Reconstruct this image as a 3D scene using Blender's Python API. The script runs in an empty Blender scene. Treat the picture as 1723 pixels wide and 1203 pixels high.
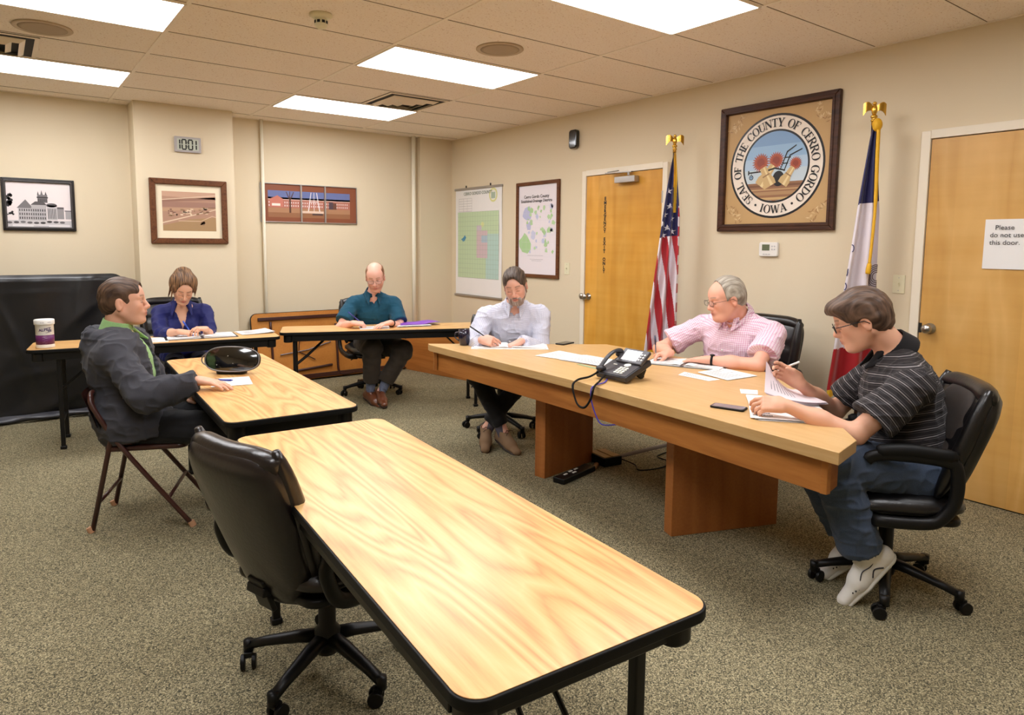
import bpy, bmesh, math, random
import numpy as np
from mathutils import Vector, Matrix
random.seed(7)
PI = math.pi
R = math.radians
SC = bpy.context.scene
COL = SC.collection

# ------------------------------------------------------------------ camera, world, exposure
cd = bpy.data.cameras.new('camera')
cam = bpy.data.objects.new('camera', cd)
COL.objects.link(cam)
RT, UP, FW = (0.80430953, -0.5941681, 0.0071029), (0.05433755, 0.0854482, 0.99485981), (0.59172089, 0.79978927, -0.10101244)
cam.matrix_world = Matrix(((RT[0], UP[0], -FW[0], 0), (RT[1], UP[1], -FW[1], 0), (RT[2], UP[2], -FW[2], 1.4912), (0, 0, 0, 1)))
cd.sensor_fit = 'HORIZONTAL'; cd.sensor_width = 36.0
cd.lens = 1144.375 / 1723 * 36.0
cd.shift_x = 18.69 / 1723; cd.shift_y = -74.23 / 1723
cd.clip_start = 0.05; cd.clip_end = 60
SC.camera = cam
w = bpy.data.worlds.new('world'); SC.world = w; w.use_nodes = True
w.node_tree.nodes['Background'].inputs[0].default_value = (0.9, 0.85, 0.75, 1)
w.node_tree.nodes['Background'].inputs[1].default_value = 0.02
SC.view_settings.view_transform = 'Standard'; SC.view_settings.look = 'None'
SC.view_settings.exposure = 0.0; SC.view_settings.gamma = 1.0; SC.view_settings.use_curve_mapping = False
SC.cycles.max_bounces = 8; SC.cycles.diffuse_bounces = 5; SC.cycles.glossy_bounces = 3
SC.cycles.transmission_bounces = 4; SC.cycles.transparent_max_bounces = 6
SC.cycles.sample_clamp_indirect = 6.0
SC.cycles.caustics_reflective = False; SC.cycles.caustics_refractive = False
LAMP = 15.5      # emission of the ceiling panels

# ------------------------------------------------------------------ materials
MATS = {}
def lin(c):
    return tuple((x / 255 / 12.92) if x / 255 <= 0.04045 else ((x / 255 + 0.055) / 1.055) ** 2.4 for x in c)
def mat(name, rgb, rough=0.5, metal=0.0, spec=0.5, bump=0.0, bscale=200.0, emit=None, var=0.0, vscale=6.0, coat=0.0, sheen=0.0, alpha=1.0, bstretch=(1, 1, 1)):
    if name in MATS: return MATS[name]
    m = bpy.data.materials.new(name); m.use_nodes = True; MATS[name] = m
    nt = m.node_tree; b = nt.nodes['Principled BSDF']; L = nt.links.new
    c = lin(rgb)
    b.inputs['Base Color'].default_value = (*c, 1)
    b.inputs['Roughness'].default_value = rough; b.inputs['Metallic'].default_value = metal
    b.inputs['Specular IOR Level'].default_value = spec
    b.inputs['Coat Weight'].default_value = coat; b.inputs['Coat Roughness'].default_value = 0.15
    if sheen: b.inputs['Sheen Weight'].default_value = sheen
    if alpha < 1: b.inputs['Alpha'].default_value = alpha
    if emit:
        b.inputs['Emission Color'].default_value = (*lin(emit[0]), 1); b.inputs['Emission Strength'].default_value = emit[1]
    tc = nt.nodes.new('ShaderNodeTexCoord')
    mp = nt.nodes.new('ShaderNodeMapping'); mp.inputs['Scale'].default_value = bstretch
    L(tc.outputs['Object'], mp.inputs['Vector'])
    n = nt.nodes.new('ShaderNodeTexNoise'); n.inputs['Scale'].default_value = vscale; n.inputs['Detail'].default_value = 4
    L(mp.outputs[0], n.inputs['Vector'])
    mx = nt.nodes.new('ShaderNodeMix'); mx.data_type = 'RGBA'
    v = max(var, 0.02)
    mx.inputs[6].default_value = (*[x * (1 - v) for x in c], 1); mx.inputs[7].default_value = (*[min(1, x * (1 + v)) for x in c], 1)
    L(n.outputs['Fac'], mx.inputs[0]); L(mx.outputs[2], b.inputs['Base Color'])
    if bump:
        n2 = nt.nodes.new('ShaderNodeTexNoise'); n2.inputs['Scale'].default_value = bscale; n2.inputs['Detail'].default_value = 3
        L(mp.outputs[0], n2.inputs['Vector'])
        bp = nt.nodes.new('ShaderNodeBump'); bp.inputs['Strength'].default_value = bump; bp.inputs['Distance'].default_value = 0.004
        L(n2.outputs['Fac'], bp.inputs['Height']); L(bp.outputs[0], b.inputs['Normal'])
    return m
def ramp(nt, stops, interp='LINEAR'):
    r = nt.nodes.new('ShaderNodeValToRGB'); r.color_ramp.interpolation = interp
    e = r.color_ramp.elements
    while len(e) < len(stops): e.new(0.5)
    for i, (p, c) in enumerate(stops):
        e[i].position = p; e[i].color = (*lin(c), 1)
    return r
def math_node(nt, op, a=None, b=None, va=0.0, vb=0.0):
    n = nt.nodes.new('ShaderNodeMath'); n.operation = op
    n.inputs[0].default_value = va; n.inputs[1].default_value = vb
    if a is not None: nt.links.new(a, n.inputs[0])
    if b is not None: nt.links.new(b, n.inputs[1])
    return n.outputs[0]
def wood(name, c_lo, c_mid, c_hi, rough=0.4, scale=(5, 0.7, 5), rings=9.0, coat=0.0, spec=0.5, contrast=1.0, fine=90.0):
    """grain runs along local y: contour lines of a stretched noise, as in sawn veneer"""
    if name in MATS: return MATS[name]
    m = bpy.data.materials.new(name); m.use_nodes = True; MATS[name] = m
    nt = m.node_tree; b = nt.nodes['Principled BSDF']; L = nt.links.new
    b.inputs['Roughness'].default_value = rough; b.inputs['Coat Weight'].default_value = coat; b.inputs['Coat Roughness'].default_value = 0.2
    b.inputs['Specular IOR Level'].default_value = spec
    tc = nt.nodes.new('ShaderNodeTexCoord')
    mp = nt.nodes.new('ShaderNodeMapping'); mp.inputs['Scale'].default_value = scale
    L(tc.outputs['Object'], mp.inputs['Vector'])
    n = nt.nodes.new('ShaderNodeTexNoise'); n.inputs['Scale'].default_value = 1.0; n.inputs['Detail'].default_value = 2.0; n.inputs['Roughness'].default_value = 0.4
    n.inputs['Distortion'].default_value = 0.35
    L(mp.outputs[0], n.inputs['Vector'])
    k = math_node(nt, 'MULTIPLY', n.outputs['Fac'], None, 0, rings)
    f = math_node(nt, 'PINGPONG', k, None, 0, 1.0)
    mp2 = nt.nodes.new('ShaderNodeMapping'); mp2.inputs['Scale'].default_value = (fine, fine * 0.06, fine)
    L(tc.outputs['Object'], mp2.inputs['Vector'])
    n2 = nt.nodes.new('ShaderNodeTexNoise'); n2.inputs['Scale'].default_value = 1.0; n2.inputs['Detail'].default_value = 3
    L(mp2.outputs[0], n2.inputs['Vector'])
    f2 = math_node(nt, 'MULTIPLY', f, None, 0, 0.62 * contrast)
    g2 = math_node(nt, 'MULTIPLY', n2.outputs['Fac'], None, 0, 0.5)
    s = math_node(nt, 'ADD', f2, g2)
    r = ramp(nt, [(0.12, c_hi), (0.5, c_mid), (0.86, c_lo)])
    L(s, r.inputs[0]); L(r.outputs[0], b.inputs['Base Color'])
    return m
def vcol(name, rough=0.6, spec=0.3, metal=0.0, sub=0.0, bump=0.0, bscale=300, sheen=0.0):
    """material that reads the mesh's own colour attribute 'Col'"""
    if name in MATS: return MATS[name]
    m = bpy.data.materials.new(name); m.use_nodes = True; MATS[name] = m
    nt = m.node_tree; b = nt.nodes['Principled BSDF']; L = nt.links.new
    a = nt.nodes.new('ShaderNodeAttribute'); a.attribute_name = 'Col'
    L(a.outputs['Color'], b.inputs['Base Color'])
    b.inputs['Roughness'].default_value = rough; b.inputs['Specular IOR Level'].default_value = spec; b.inputs['Metallic'].default_value = metal
    if sub:
        b.inputs['Subsurface Weight'].default_value = sub; b.inputs['Subsurface Radius'].default_value = (0.012, 0.005, 0.003); b.inputs['Subsurface Scale'].default_value = 1.0
    if sheen: b.inputs['Sheen Weight'].default_value = sheen
    if bump:
        tc = nt.nodes.new('ShaderNodeTexCoord'); n2 = nt.nodes.new('ShaderNodeTexNoise'); n2.inputs['Scale'].default_value = bscale
        L(tc.outputs['Object'], n2.inputs['Vector'])
        bp = nt.nodes.new('ShaderNodeBump'); bp.inputs['Strength'].default_value = bump; bp.inputs['Distance'].default_value = 0.002
        L(n2.outputs['Fac'], bp.inputs['Height']); L(bp.outputs[0], b.inputs['Normal'])
    return m

M_wall = mat('wall paint', (224, 210, 182), 0.75, spec=0.25, bump=0.06, bscale=260, var=0.015, vscale=1.2)
M_pipe = mat('painted pipe', (240, 234, 214), 0.6)
M_trimc = mat('cream door casing', (238, 228, 208), 0.45)
M_base = mat('black cove base', (28, 26, 25), 0.5)
M_black = mat('black plastic', (13, 12, 12), 0.42, spec=0.3, bump=0.04, bscale=500)
M_blackm = mat('black painted steel', (13, 12, 12), 0.4, spec=0.35)
M_rubber = mat('black rubber', (9, 9, 9), 0.55, spec=.25)
M_leather = mat('black leather', (15, 13, 14), 0.3, spec=0.6, bump=0.18, bscale=90, var=0.12, vscale=9)
M_leather2 = mat('dark brown leather', (24, 18, 18), 0.28, spec=0.65, bump=0.16, bscale=80, var=0.12, vscale=9)
M_mesh = mat('grey brown upholstery cloth', (52, 44, 40), 0.85, bump=0.3, bscale=700)
M_brown = mat('brown enamelled steel', (64, 32, 26), 0.3, spec=0.6, var=0.06)
M_vinyl = mat('tan brown vinyl', (122, 70, 44), 0.45)
M_chrome = mat('brushed nickel', (190, 186, 180), 0.28, metal=1.0)
M_gold = mat('polished gold metal', (226, 182, 84), 0.24, metal=1.0)
M_alu = mat('aluminium', (176, 172, 168), 0.35, metal=0.7)
M_white = mat('white plastic', (232, 230, 224), 0.45)
M_ivory = mat('ivory plastic', (228, 222, 190), 0.45)
M_paper = mat('white paper', (240, 238, 236), 0.8, spec=0.2)
M_dark = mat('dark recess', (30, 26, 22), 0.8)
M_oak = wood('table laminate', (200, 138, 80), (220, 174, 110), (230, 194, 132), 0.30, (5.5, 0.55, 4), 30.0, 0.0, 0.5, 0.85, 150)
M_oak2 = wood('worn table laminate', (194, 138, 80), (212, 166, 102), (224, 184, 124), 0.4, (5.5, 0.55, 4), 28.0, 0, 0.4, 0.8, 130)
M_back = wood('table underside board', (176, 108, 42), (192, 124, 54), (204, 138, 64), 0.55, (3, 0.5, 3), 5.0, 0, 0.3, 0.5, 60)
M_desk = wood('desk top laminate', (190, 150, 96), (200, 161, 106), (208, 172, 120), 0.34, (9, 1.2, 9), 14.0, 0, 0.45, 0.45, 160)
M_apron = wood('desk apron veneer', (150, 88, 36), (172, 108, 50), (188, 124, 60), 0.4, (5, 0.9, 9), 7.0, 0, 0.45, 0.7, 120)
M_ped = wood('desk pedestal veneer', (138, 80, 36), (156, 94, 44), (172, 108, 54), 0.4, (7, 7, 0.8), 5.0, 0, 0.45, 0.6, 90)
M_frameb = wood('walnut frame wood', (46, 25, 16), (64, 36, 22), (82, 48, 30), 0.42, (30, 3, 30), 4.0, 0.0, 0.35, 0.8, 160)
M_framem = wood('brown frame wood', (76, 42, 22), (96, 56, 30), (114, 70, 40), 0.45, (30, 3, 30), 4.0, 0.0, 0.3, 0.8, 160)
M_art = vcol('printed picture', 0.35, 0.4)
M_cloth = vcol('flag satin', 0.5, 0.35, sheen=0.2)

def door_mat(name, lo, mid, hi, stain=False):
    if name in MATS: return MATS[name]
    m = wood(name, lo, mid, hi, 0.36, (0.7, 4.6, 0.7), 9.0, 0.1, 0.4, 0.5, 14)
    nt = m.node_tree; L = nt.links.new; b = nt.nodes['Principled BSDF']
    rc = b.inputs['Base Color'].links[0].from_socket
    tc = nt.nodes.new('ShaderNodeTexCoord'); sp = nt.nodes.new('ShaderNodeSeparateXYZ'); L(tc.outputs['Object'], sp.inputs[0])
    k = math_node(nt, 'MULTIPLY', sp.outputs[1], None, 0, 5.4); fl = math_node(nt, 'FLOOR', k)
    wn = nt.nodes.new('ShaderNodeTexWhiteNoise'); wn.noise_dimensions = '1D'; L(fl, wn.inputs['W'])
    n = nt.nodes.new('ShaderNodeTexNoise'); n.inputs['Scale'].default_value = 5.0; n.inputs['Detail'].default_value = 3; L(tc.outputs['Object'], n.inputs['Vector'])
    a = math_node(nt, 'MULTIPLY', wn.outputs['Value'], None, 0, 0.24); a2 = math_node(nt, 'MULTIPLY', n.outputs['Fac'], None, 0, 0.22)
    s = math_node(nt, 'ADD', a, a2); s = math_node(nt, 'ADD', s, None, 0, 0.80)
    mx = nt.nodes.new('ShaderNodeMix'); mx.data_type = 'RGBA'; mx.blend_type = 'MULTIPLY'; mx.inputs[0].default_value = 1.0
    L(rc, mx.inputs[6]); L(s, mx.inputs[7]); L(mx.outputs[2], b.inputs['Base Color'])
    return m
M_door1 = door_mat('golden birch door veneer', (190, 140, 72), (206, 158, 86), (218, 174, 106))
M_door2 = door_mat('orange birch door veneer', (192, 132, 44), (210, 152, 58), (222, 168, 78))

def carpet_mat():
    m = bpy.data.materials.new('speckled carpet'); m.use_nodes = True
    nt = m.node_tree; b = nt.nodes['Principled BSDF']; L = nt.links.new
    b.inputs['Roughness'].default_value = 0.95; b.inputs['Specular IOR Level'].default_value = 0.1
    tc = nt.nodes.new('ShaderNodeTexCoord')
    n = nt.nodes.new('ShaderNodeTexNoise'); n.inputs['Scale'].default_value = 200; n.inputs['Detail'].default_value = 3; n.inputs['Roughness'].default_value = 0.75
    L(tc.outputs['Object'], n.inputs['Vector'])
    v = nt.nodes.new('ShaderNodeTexVoronoi'); v.inputs['Scale'].default_value = 260; L(tc.outputs['Object'], v.inputs['Vector'])
    sp = nt.nodes.new('ShaderNodeSeparateColor'); L(v.outputs['Color'], sp.inputs[0])
    a = math_node(nt, 'MULTIPLY', sp.outputs[0], None, 0, 0.42); c = math_node(nt, 'MULTIPLY', n.outputs['Fac'], None, 0, 0.62)
    s = math_node(nt, 'ADD', a, c)
    r = ramp(nt, [(0.24, (34, 37, 36)), (0.38, (84, 82, 66)), (0.5, (128, 119, 93)), (0.62, (148, 138, 108)), (0.78, (204, 192, 158))])
    L(s, r.inputs[0])
    n3 = nt.nodes.new('ShaderNodeTexNoise'); n3.inputs['Scale'].default_value = 1.6; n3.inputs['Detail'].default_value = 4; L(tc.outputs['Object'], n3.inputs['Vector'])
    k = math_node(nt, 'MULTIPLY', n3.outputs['Fac'], None, 0, 0.24); k = math_node(nt, 'ADD', k, None, 0, 0.88)
    mx = nt.nodes.new('ShaderNodeMix'); mx.data_type = 'RGBA'; mx.blend_type = 'MULTIPLY'; mx.inputs[0].default_value = 1.0
    L(r.outputs[0], mx.inputs[6]); L(k, mx.inputs[7]); L(mx.outputs[2], b.inputs['Base Color'])
    bp = nt.nodes.new('ShaderNodeBump'); bp.inputs['Strength'].default_value = 0.6; bp.inputs['Distance'].default_value = 0.004
    L(s, bp.inputs['Height']); L(bp.outputs[0], b.inputs['Normal'])
    return m
M_carpet = carpet_mat()
def tile_mat():
    m = bpy.data.materials.new('acoustic ceiling tile'); m.use_nodes = True
    nt = m.node_tree; b = nt.nodes['Principled BSDF']; L = nt.links.new
    b.inputs['Roughness'].default_value = 0.9; b.inputs['Specular IOR Level'].default_value = 0.15
    tc = nt.nodes.new('ShaderNodeTexCoord')
    v = nt.nodes.new('ShaderNodeTexNoise'); v.inputs['Scale'].default_value = 95; v.inputs['Detail'].default_value = 2; L(tc.outputs['Object'], v.inputs['Vector'])
    r = ramp(nt, [(0.28, (200, 176, 154)), (0.36, (246, 234, 220)), (0.6, (248, 238, 226))]); L(v.outputs['Fac'], r.inputs[0]); L(r.outputs[0], b.inputs['Base Color'])
    bp = nt.nodes.new('ShaderNodeBump'); bp.inputs['Strength'].default_value = 0.25; bp.inputs['Distance'].default_value = 0.003
    L(v.outputs['Fac'], bp.inputs['Height']); L(bp.outputs[0], b.inputs['Normal'])
    return m
M_tile = tile_mat()
M_tee = mat('painted ceiling grid', (246, 236, 222), 0.6)
M_lamp = mat('lit diffuser panel', (250, 250, 250), 0.5, emit=((250, 250, 253), LAMP))

# ------------------------------------------------------------------ mesh helpers
def rotm(rx=0, ry=0, rz=0):
    return Matrix.Rotation(rz, 3, 'Z') @ Matrix.Rotation(ry, 3, 'Y') @ Matrix.Rotation(rx, 3, 'X')
def basis(d, up=(0, 0, 1)):
    d = Vector(d).normalized(); u = Vector(up)
    if abs(d.dot(u)) > 0.98: u = Vector((1, 0, 0))
    s = u.cross(d).normalized(); t = d.cross(s)
    return s, t, d
class MB:
    def __init__(s): s.v = []; s.f = []; s.c = []
    def _add(s, vs, fs, col=None):
        o = len(s.v); s.v += [tuple(x) for x in vs]; s.f += [tuple(i + o for i in f) for f in fs]; s.c += [col] * len(fs); return s
    def box(s, c, d, rot=None, col=None):
        h = [x / 2 for x in d]; vs = []
        for z in (-1, 1):
            for x, y in ((-1, -1), (1, -1), (1, 1), (-1, 1)):
                p = Vector((x * h[0], y * h[1], z * h[2]))
                if rot is not None: p = rot @ p
                vs.append(p + Vector(c))
        return s._add(vs, [(3, 2, 1, 0), (4, 5, 6, 7), (0, 1, 5, 4), (1, 2, 6, 5), (2, 3, 7, 6), (3, 0, 4, 7)], col)
    def tube(s, path, r, n=10, closed=False, flat=1.0, caps=True):
        P = [Vector(p) for p in path]; N = len(P); rs = r if isinstance(r, (list, tuple)) else [r] * N
        up = None; rings = []
        for i in range(N):
            if closed: d = P[(i + 1) % N] - P[i - 1]
            else: d = P[min(i + 1, N - 1)] - P[max(i - 1, 0)]
            d.normalize()
            if up is None: a, b, _ = basis(d)
            else:
                a = up - d * up.dot(d)
                a = a.normalized() if a.length > 1e-6 else basis(d)[0]
                b = d.cross(a)
            up = a
            rings.append([P[i] + (a * math.cos(2 * PI * k / n) + b * math.sin(2 * PI * k / n) * flat) * rs[i] for k in range(n)])
        vs = [p for q in rings for p in q]; fs = []
        for i in range(N if closed else N - 1):
            j = (i + 1) % N
            for k in range(n): fs.append((i * n + k, i * n + (k + 1) % n, j * n + (k + 1) % n, j * n + k))
        if not closed and caps: fs += [tuple(range(n - 1, -1, -1)), tuple((N - 1) * n + k for k in range(n))]
        return s._add(vs, fs)
    def cyl(s, a, b, r, n=20, r2=None):
        return s.tube([a, b], [r, r if r2 is None else r2], n)
    def prism(s, poly, z0, z1, M=None, col=None):
        n = len(poly); vs = [Vector((x, y, z0)) for x, y in poly] + [Vector((x, y, z1)) for x, y in poly]
        if M is not None: vs = [M @ v for v in vs]
        fs = [tuple(range(n - 1, -1, -1)), tuple(range(n, 2 * n))] + [(i, (i + 1) % n, n + (i + 1) % n, n + i) for i in range(n)]
        return s._add(vs, fs, col)
    def lathe(s, prof, n=28, c=(0, 0, 0), M=None):
        vs = []; fs = []; m = len(prof)
        for r, z in prof:
            for k in range(n):
                a = 2 * PI * k / n; p = Vector((r * math.cos(a), r * math.sin(a), z))
                if M is not None: p = M @ p
                vs.append(p + Vector(c))
        for i in range(m - 1):
            for k in range(n): fs.append((i * n + k, i * n + (k + 1) % n, (i + 1) * n + (k + 1) % n, (i + 1) * n + k))
        if prof[0][0] > 1e-4: fs.append(tuple(range(n - 1, -1, -1)))
        if prof[-1][0] > 1e-4: fs.append(tuple((m - 1) * n + k for k in range(n)))
        return s._add(vs, fs)
    def ell(s, c, r, rot=None, n=16, m=10):
        vs = []; fs = []
        for i in range(m + 1):
            t = PI * i / m
            for k in range(n):
                a = 2 * PI * k / n; p = Vector((r[0] * math.sin(t) * math.cos(a), r[1] * math.sin(t) * math.sin(a), -r[2] * math.cos(t)))
                if rot is not None: p = rot @ p
                vs.append(p + Vector(c))
        for i in range(m):
            for k in range(n): fs.append((i * n + k, i * n + (k + 1) % n, (i + 1) * n + (k + 1) % n, (i + 1) * n + k))
        return s._add(vs, fs)
    def grid(s, fn, nu, nv, cols=None, closed_u=False):
        vs = [fn(i / nu, j / nv) for j in range(nv + 1) for i in range(nu + 1)]; o = len(s.v)
        fs = [(j * (nu + 1) + i, j * (nu + 1) + i + 1, (j + 1) * (nu + 1) + i + 1, (j + 1) * (nu + 1) + i) for j in range(nv) for i in range(nu)]
        s.v += [tuple(x) for x in vs]; s.f += [tuple(i + o for i in f) for f in fs]
        s.c += [cols((i + .5) / nu, (j + .5) / nv) if cols else None for j in range(nv) for i in range(nu)]
        return s
    def build(s, name, material, parent=None, smooth=False, bevel=0.0, seg=2, matrix=None, weld=False):
        me = bpy.data.meshes.new(name); me.from_pydata(s.v, [], s.f); me.update()
        if weld or bevel:
            bm = bmesh.new(); bm.from_mesh(me)
            if weld: bmesh.ops.remove_doubles(bm, verts=bm.verts, dist=1e-5)
            bmesh.ops.recalc_face_normals(bm, faces=bm.faces); bm.to_mesh(me); bm.free()
        if any(c is not None for c in s.c):
            at = me.color_attributes.new('Col', 'FLOAT_COLOR', 'CORNER')
            arr = []
            for p in me.polygons:
                c = s.c[p.index] or (200, 200, 200); arr += list((*lin(c), 1)) * p.loop_total
            at.data.foreach_set('color', arr)
        if material is not None: me.materials.append(material)
        if smooth: me.shade_smooth()
        o = bpy.data.objects.new(name, me); COL.objects.link(o)
        if matrix is not None: o.matrix_basis = matrix
        if parent is not None: o.parent = parent
        if bevel:
            b = o.modifiers.new('bevel', 'BEVEL'); b.width = bevel; b.segments = seg; b.limit_method = 'ANGLE'; b.angle_limit = R(35)
            me.shade_smooth()
            wn = o.modifiers.new('wn', 'WEIGHTED_NORMAL'); wn.keep_sharp = False
        return o
def thing(name, label, cat, loc=(0, 0, 0), rz=0, group=None):
    o = bpy.data.objects.new(name, None); o.empty_display_size = 0.1; COL.objects.link(o)
    o.location = loc; o.rotation_euler = (0, 0, rz); o['label'] = label; o['category'] = cat
    if group: o['group'] = group
    return o
def tag(o, label, cat, group=None):
    o['label'] = label; o['category'] = cat
    if group: o['group'] = group
    return o
def struct(o): o['kind'] = 'structure'; return o
def dup(root, loc, rz, label, group=None):
    r = root.copy(); COL.objects.link(r); r.location = loc; r.rotation_euler = (0, 0, rz); r['label'] = label
    if group: r['group'] = group
    for ch in list(root.children):
        c = ch.copy(); COL.objects.link(c); c.parent = r
        for g in list(ch.children):
            d = g.copy(); COL.objects.link(d); d.parent = c
    return r
def text_mesh(body, size, bold=0.0, extrude=0.0, align='CENTER', spacing=1.0):
    cu = bpy.data.curves.new('t', 'FONT'); cu.body = body; cu.size = size; cu.offset = bold; cu.extrude = extrude
    cu.align_x = align; cu.align_y = 'CENTER'; cu.resolution_u = 3; cu.space_character = spacing
    o = bpy.data.objects.new('t', cu); COL.objects.link(o)
    bpy.context.view_layer.update()
    me = o.to_mesh(); vs = [v.co.copy() for v in me.vertices]; fs = [tuple(p.vertices) for p in me.polygons]
    o.to_mesh_clear(); bpy.data.objects.remove(o); bpy.data.curves.remove(cu)
    return vs, fs
def add_text(mb, body, size, M, bold=0.0, align='CENTER', col=None, extrude=0.0, spacing=1.0):
    vs, fs = text_mesh(body, size, bold, extrude, align, spacing)
    mb._add([M @ v for v in vs], fs, col)
# wall planes: local x to the right as seen, local y up, local z out of the wall
def back_plane(x, z, y=7.28): return Matrix(((1, 0, 0, x), (0, 0, -1, y), (0, 1, 0, z), (0, 0, 0, 1)))
def right_plane(y, z, x=4.569): return Matrix(((0, 0, -1, x), (-1, 0, 0, y), (0, 1, 0, z), (0, 0, 0, 1)))
def rrect(w, h, r, n=6):
    out = []
    for cx, cy, a0 in ((w / 2 - r, h / 2 - r, 0), (-w / 2 + r, h / 2 - r, 90), (-w / 2 + r, -h / 2 + r, 180), (w / 2 - r, -h / 2 + r, 270)):
        for k in range(n + 1):
            a = R(a0 + 90 * k / n); out.append((cx + r * math.cos(a), cy + r * math.sin(a)))
    return out
def disc(cx, cy, rx, ry=None, n=24):
    ry = rx if ry is None else ry
    return [(cx + rx * math.cos(2 * PI * k / n), cy + ry * math.sin(2 * PI * k / n)) for k in range(n)]
def art(name, items, parent, M, step=0.00025):
    """flat printed picture: (layer, colour, polygon)"""
    mb = MB()
    for ly, col, poly in items:
        a = sum(poly[i][0] * poly[(i + 1) % len(poly)][1] - poly[(i + 1) % len(poly)][0] * poly[i][1] for i in range(len(poly)))
        if a < 0: poly = poly[::-1]
        mb._add([M @ Vector((x, y, ly * step)) for x, y in poly], [tuple(range(len(poly)))], col)
    return mb.build(name, M_art, parent)
def rc(x0, y0, x1, y1): return [(x0, y0), (x1, y0), (x1, y1), (x0, y1)]
def spline(pts, n=8):
    P = [Vector(p) for p in pts]; out = []
    for i in range(len(P) - 1):
        p0 = P[max(i - 1, 0)]; p1 = P[i]; p2 = P[i + 1]; p3 = P[min(i + 2, len(P) - 1)]
        for k in range(n):
            t = k / n
            out.append(0.5 * ((2 * p1) + (p2 - p0) * t + (2 * p0 - 5 * p1 + 4 * p2 - p3) * t * t + (3 * p1 - p0 - 3 * p2 + p3) * t ** 3))
    return out + [P[-1]]
# ------------------------------------------------------------------ the room
XR, YB, XL, YF, CH = 4.569, 7.28, -2.9, -2.6, 2.755
def slab(name, c, d, m):
    return struct(MB().box(c, d).build(name, m))
slab('floor', ((XL + XR) / 2, (YB + YF) / 2, -0.05), (XR - XL + 0.4, YB - YF + 0.4, 0.1), M_carpet)
slab('ceiling', ((XL + XR) / 2, (YB + YF) / 2, CH + 0.05), (XR - XL + 0.4, YB - YF + 0.4, 0.1), M_tile)
slab('wall_right', (XR + 0.1, (YB + YF) / 2, CH / 2), (0.2, YB - YF + 0.4, CH), M_wall)
slab('wall_left', (XL - 0.1, (YB + YF) / 2, CH / 2), (0.2, YB - YF + 0.4, CH), M_wall)
slab('wall_front', ((XL + XR) / 2, YF - 0.1, CH / 2), (XR - XL, 0.2, CH), M_wall)
b = MB(); b.box(((XL + XR) / 2, YB + 0.1, CH / 2), (XR - XL, 0.2, CH))
b.box((1.482, 7.14, CH / 2), (0.86, 0.30, CH)); b.box((4.345, YB - 0.03, CH / 2), (0.45, 0.08, CH))
struct(b.build('wall_back', M_wall))
# cove base
b = MB(); b.box((3.2, YB - 0.005, 0.05), (1.9, 0.012, 0.1)); b.box((4.345, YB - 0.074, 0.05), (0.45, 0.01, 0.1)); b.box((1.482, 6.985, 0.05), (0.87, 0.012, 0.1)); b.box((-0.9, YB - 0.005, 0.05), (3.9, 0.012, 0.1))
struct(b.build('baseboard_back', M_base))
b = MB()
for y0, y1 in ((1.86, 3.81), (4.84, 7.2), (-2.5, 0.84)): b.box((XR - 0.005, (y0 + y1) / 2, 0.05), (0.012, y1 - y0, 0.1))
struct(b.build('baseboard_right', M_base))
# ceiling grid
GX, GY = 0.8926, 4.0201
b = MB()
for i in range(-3, 4):
    x = GX + i * 1.2192
    if XL < x < XR - 0.03: b.box((x, (YB + YF) / 2, CH - 0.0015), (0.024, YB - YF, 0.005))
for j in range(-11, 6):
    y = GY + j * 0.6096
    if YF < y < YB: b.box(((XL + XR) / 2, y, CH - 0.001), (XR - XL, 0.014, 0.004))
b.box((XR - 0.011, (YB + YF) / 2, CH - 0.002), (0.022, YB - YF, 0.006)); b.box(((XL + XR) / 2, YB - 0.011, CH - 0.002), (XR - XL, 0.022, 0.006))
struct(b.build('trim_1', M_tee))
b = MB()   # seams between the tiles
for j in range(-11, 6):
    y = GY + j * 0.6096
    if YF < y < YB: b.box(((XL + XR) / 2, y - 0.009, CH - 0.0005), (XR - XL, 0.003, 0.003))
struct(b.build('trim_2', mat('seam shadow gap', (120, 98, 78), 0.9)))
# painted pipes
p = MB(); p.cyl((2.27, YB - 0.03, 0), (2.27, YB - 0.03, CH), 0.017, 12)
tag(p.build('wall_conduit', M_pipe, smooth=True), 'thin cream conduit running up the back wall left of the three-panel picture', 'pipe')
p = MB(); p.cyl((4.045, YB - 0.045, 0), (4.045, YB - 0.045, CH), 0.024, 14); p.cyl((4.045, YB - 0.045, 0.42), (4.045, YB - 0.045, 0.49), 0.034, 14); p.cyl((4.045, YB - 0.045, 0.0), (4.045, YB - 0.045, 0.012), 0.045, 14)
tag(p.build('wall_pipe', M_pipe, smooth=True), 'cream painted pipe with a coupling by the back right corner', 'pipe')

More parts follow.
